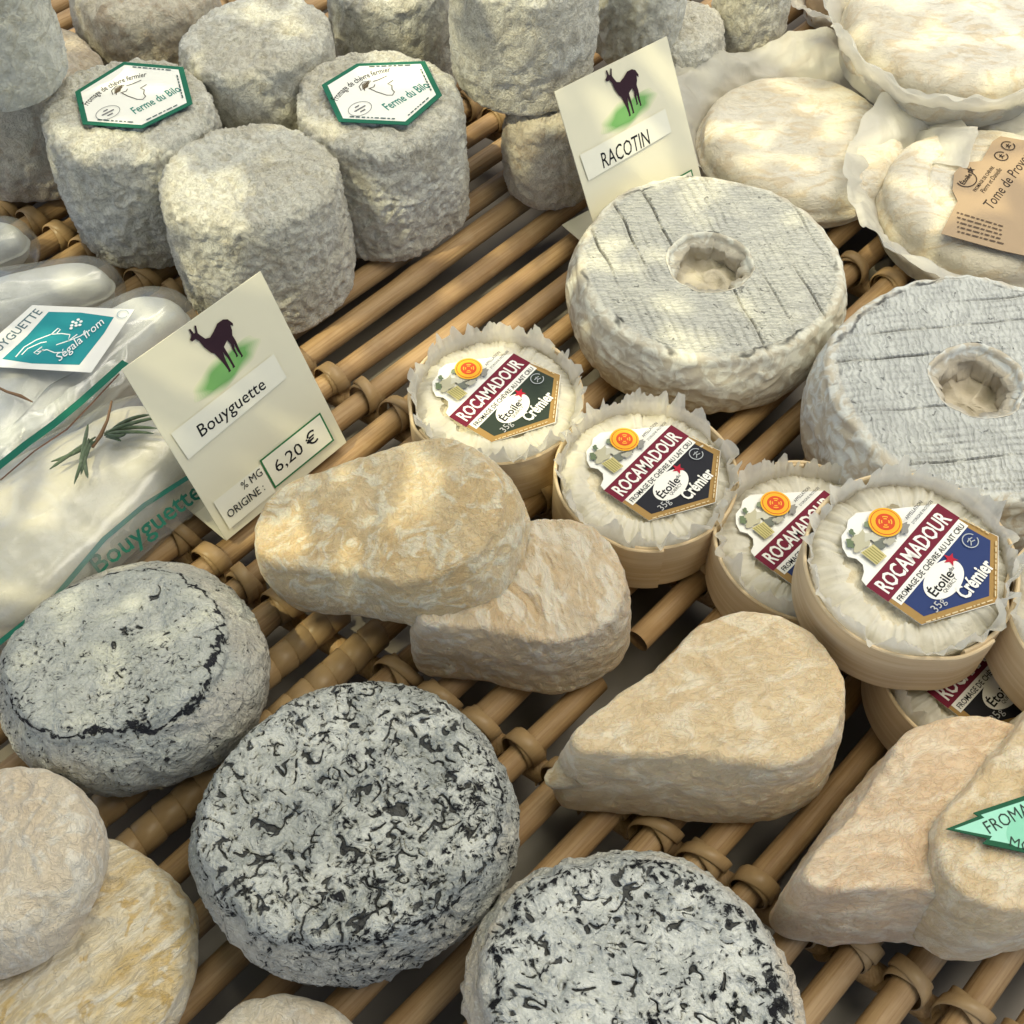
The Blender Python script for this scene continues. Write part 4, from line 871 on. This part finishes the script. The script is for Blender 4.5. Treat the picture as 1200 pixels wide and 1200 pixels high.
film_stripe(L2, [(0, 562), (40, 528), (78, 503), (110, 470), (140, 438)], 0.0345, 0.0007, (0.10, 0.05, 0.03))
tz = 0.0190; A0, A1 = Vector(at(110, 668, tz)), Vector(at(236, 574, tz)); e = (A1 - A0).normalized()
Mx = L1.matrix_world.inverted() @ frame3((A0 + A1) / 2, e, Vector((-e.y, e.x, 0.9)))
Print(L1, Mx, 0.0).text('Bouyguette', 0, 0, (A1 - A0).length * 0.98, 0.0095, GSTR, bold=0.012)
# rosemary
ros = tag(empty('rosemary_sprig', at(118, 512, 0.0325)), 'dark green rosemary sprig lying on the cream loaf', 'herb'); oi = np.array(ros.location)
def rp(x, y, z=0.033): return at(x, y, z + 0.002) - oi
tube('stem', [rp(108, 524), rp(118, 510, 0.0335), rp(126, 492, 0.0345), rp(131, 470, 0.034)], [0.0007, 0.0009, 0.0006, 0.0004], M['stem'], ros, 6)
for (a, b, c) in (((112, 512), (85, 530), (58, 550)), ((113, 516), (90, 532), (60, 541)), ((103, 498), (100, 516), (93, 545)), ((104, 514), (96, 540), (87, 567)), ((108, 516), (98, 538), (95, 556)), ((99, 530), (99, 548), (103, 560)), ((122, 508), (150, 495), (186, 489)), ((124, 506), (152, 498), (184, 502)), ((122, 510), (145, 503), (180, 508)), ((128, 506), (150, 488), (176, 486)), ((124, 509), (138, 514), (148, 508)), ((124, 512), (135, 512), (142, 517))):
    zc = 0.0335 + random.uniform(0, 0.0012); P0, P1, P2 = rp(*a, zc), rp(*b, zc + 0.0012), rp(*c, zc - 0.0002)
    pts = [(1 - s) ** 2 * P0 + 2 * s * (1 - s) * P1 + s * s * P2 for s in np.linspace(0, 1, 8)]
    tube('leaf', pts, [0.0003, 0.0006, 0.0008, 0.0008, 0.0008, 0.0007, 0.0006, 0.0002], M['needle'], ros, 6)
tw = tag(tube('dry_twig', [at(-10, 450, 0.0335), at(8, 459, 0.0345), at(24, 464, 0.034), at(38, 471, 0.0335)], [0.0005, 0.0006, 0.0008, 0.0003], M['stem'], None, 6), 'thin brown dry twig at the left edge below the teal label', 'twig')
# teal label on the second loaf
lz = 0.0372; q4 = [Vector(at(x, y, lz)) for x, y in ((-42, 428), (107, 437), (158, 363), (38, 358))]; e = (q4[1] - q4[0]).normalized(); c = sum(q4, Vector()) / 4
Mw = frame3(c, e, Vector((-e.y, e.x, 0))); Mx = L2.matrix_world.inverted() @ Mw; lp = [Mw.inverted() @ p for p in q4]; lp = [(p.x, p.y) for p in lp]
lab = solid_poly('label', lp, 0.00025, Mx, M['white_label'], L2); pr = Print(lab, Mx, 0.00025)
def bq(a, b): # a across 0..1, b down 0..1 inside the label
    A = np.array(lp[3]) * (1 - a) + np.array(lp[2]) * a; B = np.array(lp[0]) * (1 - a) + np.array(lp[1]) * a; return tuple(A * (1 - b) + B * b)
TEAL = (0.02, 0.24, 0.27)
pr.poly('teal_panel', [bq(0.22, 0.10), bq(0.52, 0.09), bq(0.86, 0.14), bq(0.88, 0.40), bq(0.87, 0.90), bq(0.5, 0.92), bq(0.24, 0.88), bq(0.25, 0.5)], TEAL)
p0, p1 = np.array(bq(0.12, 0.96)), np.array(bq(0.12, 0.06)); dd = p1 - p0
pr.text('BOUYGUETTE', *((p0 + p1) / 2), float(np.linalg.norm(dd)) * 0.95, 0.0042, (0.10, 0.16, 0.18), rot=math.atan2(dd[1], dd[0]), bold=0.01)
WH = (0.78, 0.80, 0.80)
pr.strokes('drawing', [[bq(*p) for p in ln] for ln in ([(0.33, 0.84), (0.32, 0.68), (0.36, 0.56), (0.44, 0.46), (0.52, 0.44), (0.60, 0.45)], [(0.36, 0.80), (0.36, 0.70), (0.42, 0.60), (0.46, 0.58)], [(0.44, 0.46), (0.45, 0.36), (0.48, 0.38), (0.48, 0.44)], [(0.46, 0.74), (0.52, 0.70), (0.60, 0.74), (0.70, 0.72)], [(0.56, 0.62), (0.64, 0.54), (0.70, 0.46), (0.72, 0.38)], [(0.60, 0.45), (0.63, 0.55), (0.66, 0.44)], [(0.46, 0.66), (0.44, 0.76), (0.48, 0.78), (0.49, 0.70)])], 0.0005, WH)
for (a, b) in ((0.53, 0.25), (0.56, 0.21), (0.60, 0.24), (0.55, 0.31), (0.59, 0.31), (0.57, 0.27), (0.62, 0.30), (0.57, 0.36)): pr.disc('drawing', *bq(a, b), 0.0007, WH, n=8)
p0, p1 = np.array(bq(0.68, 0.86)), np.array(bq(0.80, 0.22)); dd = p1 - p0
pr.text('Ségala from', *((p0 + p1) / 2), float(np.linalg.norm(dd)), 0.0052, WH, rot=math.atan2(dd[1], dd[0]), bold=0.002, shear=0.45)
ex, ey = bq(0.93, 0.10); pr.strokes('mark', [[(ex + 0.0022 * math.cos(t_), ey + 0.0022 * math.sin(t_)) for t_ in np.linspace(0, 5.9, 18)]], 0.0004, (0.35, 0.42, 0.45))

# ------------------------------------------------------------------ green tag
gz = 0.0570
gp = [(1108, 972), (1146, 957), (1140, 953), (1212, 929), (1200, 922), (1262, 905), (1300, 935), (1340, 945), (1310, 975), (1345, 1010), (1262, 1010), (1240, 1008), (1160, 991), (1151, 989), (1157, 983)]
G = place_poly(gp, gz); gc = sum(G) / len(G); ge = Vector(at(1200, 952, gz) - at(1156, 973, gz)).normalized()
gt = empty('paper_tag', gc); Mx = frame3((0, 0, 0), ge, Vector((-ge.y, ge.x, 0))); gl = [Mx.inverted() @ Vector(p - gc) for p in G]; gl = [(p.x, p.y) for p in gl]
gb = solid_poly('tag_sheet', gl, 0.0004, Mx, ink((0.012, 0.085, 0.04)), gt); pr = Print(gb, Mx, 0.0004)
gi = [(1118, 972), (1153, 959), (1149, 955.5), (1218, 933), (1210, 926), (1260, 911), (1296, 940), (1326, 948), (1300, 975), (1330, 1004), (1262, 1003), (1240, 1001), (1163, 985.5), (1159, 985), (1162, 980.5)]
def gq(x, y): p = Mx.inverted() @ Vector(at(x, y, gz) - gc); return (p.x, p.y)
pr.poly('mint_field', [gq(*p) for p in gi], (0.33, 0.66, 0.50)); pr.disc('meadow', *gq(1222, 962), 0.013, (0.24, 0.57, 0.40), 0.006, rot=0.1)
pr.text('FROMAGE', *gq(1189, 955), 0.0205, 0.0038, (0.03, 0.05, 0.04), bold=0.0); pr.text('MG', *gq(1195, 990), 0.0058, 0.0030, (0.03, 0.05, 0.04), rot=-0.75)
tag(gt, 'mint green zigzag edged paper tag at the right edge on the tan cheeses', 'tag')

# ------------------------------------------------------------------ added light shapers out of view: a canvas sheet and a leafy branch
blk_z = 1.6; blk_t = blk_z / SUN_DIR.z  # added unseen sheet, set along the sun ray to shade the front cheeses
EA, EB = Vector(at(-150, 1090)), Vector(at(1320, 215)); dE = (EB - EA).normalized(); nE = Vector((dE.y, -dE.x, 0))
cvs = wood_mat('canvas', (0.50, 0.44, 0.34), (0.46, 0.40, 0.31), (200, 200, 200), 0.85)
A = EA + SUN_DIR * blk_t - dE * 0.8; B = EB + SUN_DIR * blk_t + dE * 0.8
V, F = [], []; nu, nv = 26, 12
for i in range(nu + 1):
    for j in range(nv + 1):
        p = A.lerp(B, i / nu) + nE * (1.5 * j / nv); p.z += 0.012 * math.sin(i * 1.9) * (j > 0) + 0.10 * j / nv; V.append(p)
for i in range(nu):
    for j in range(nv): a = i * (nv + 1) + j; F.append([a, a + 1, a + nv + 2, a + nv + 1])
shade_sheet = mesh('added_shade_sheet', V, F, cvs, None); m = shade_sheet.modifiers.new('thickness', 'SOLIDIFY'); m.thickness = 0.002
tag(shade_sheet, 'added cream canvas sheet out of view, keeping the sun off the front', 'sun_blocker')
lt = NT('leaf'); lv = lt.coords(False); lc = lt.mix(lt.step(lt.noise(lv, 9, 2), 0.35, 0.65), (0.07, 0.13, 0.02), (0.12, 0.18, 0.03))
d_ = lt.node('ShaderNodeBsdfPrincipled', {'Base Color': lc, 'Roughness': 0.45}); tr_ = lt.node('ShaderNodeBsdfTranslucent', {'Color': (0.30, 0.36, 0.03, 1)})
mx_ = lt.node('ShaderNodeMixShader', {0: 0.45, 1: d_.outputs[0], 2: tr_.outputs[0]}); lt.t.links.new(mx_.outputs[0], lt.out.inputs[0])
rs = np.random.default_rng(12); V, F = [], []
tc = Vector(at(420, 330)) + SUN_DIR * 0.85  # added unseen foliage: its sun dapples stand in for leaves reflected in glass
added_tree = empty('added_tree', (tc.x - 0.9, tc.y + 0.9, tc.z - 0.3)); tl = np.array(added_tree.location)
for _ in range(6400):
    x, y, z = rs.uniform(-0.7, 0.7), rs.uniform(-0.55, 0.55), rs.uniform(-0.08, 0.10)
    c = np.array(tc) + np.array([x, y, z]) - tl
    dens = float(perlin((np.array([[x, y, z]]) * 4.5), 77)[0])
    if dens < -0.22 and rs.random() < 0.85: continue
    s = rs.uniform(0.014, 0.026); a = rs.normal(size=3); a /= np.linalg.norm(a); n = np.array([0, 0, 1]) + rs.normal(size=3) * 0.5; n /= np.linalg.norm(n)
    a = a - n * (a @ n); a /= np.linalg.norm(a); b = np.cross(n, a); k = len(V)
    V += [c - a * s, c - a * 0.2 * s + b * 0.42 * s, c + a * 0.4 * s + b * 0.34 * s, c + a * s, c + a * 0.4 * s - b * 0.34 * s, c - a * 0.2 * s - b * 0.42 * s]
    F += [[k, k + 1, k + 2, k + 3], [k, k + 3, k + 4, k + 5]]
mesh('crown', V, F, lt.m, added_tree, False)
tube('branch', [np.array((0, 0, 0)), np.array((0.4, -0.4, 0.22)), np.array((0.9, -0.85, 0.36)), np.array((1.5, -1.2, 0.42))], [0.022, 0.018, 0.012, 0.006], M['stem'], added_tree, 8)
tag(added_tree, 'added leafy branch out of view, its sun dapples standing in for leaf reflections', 'added_tree')
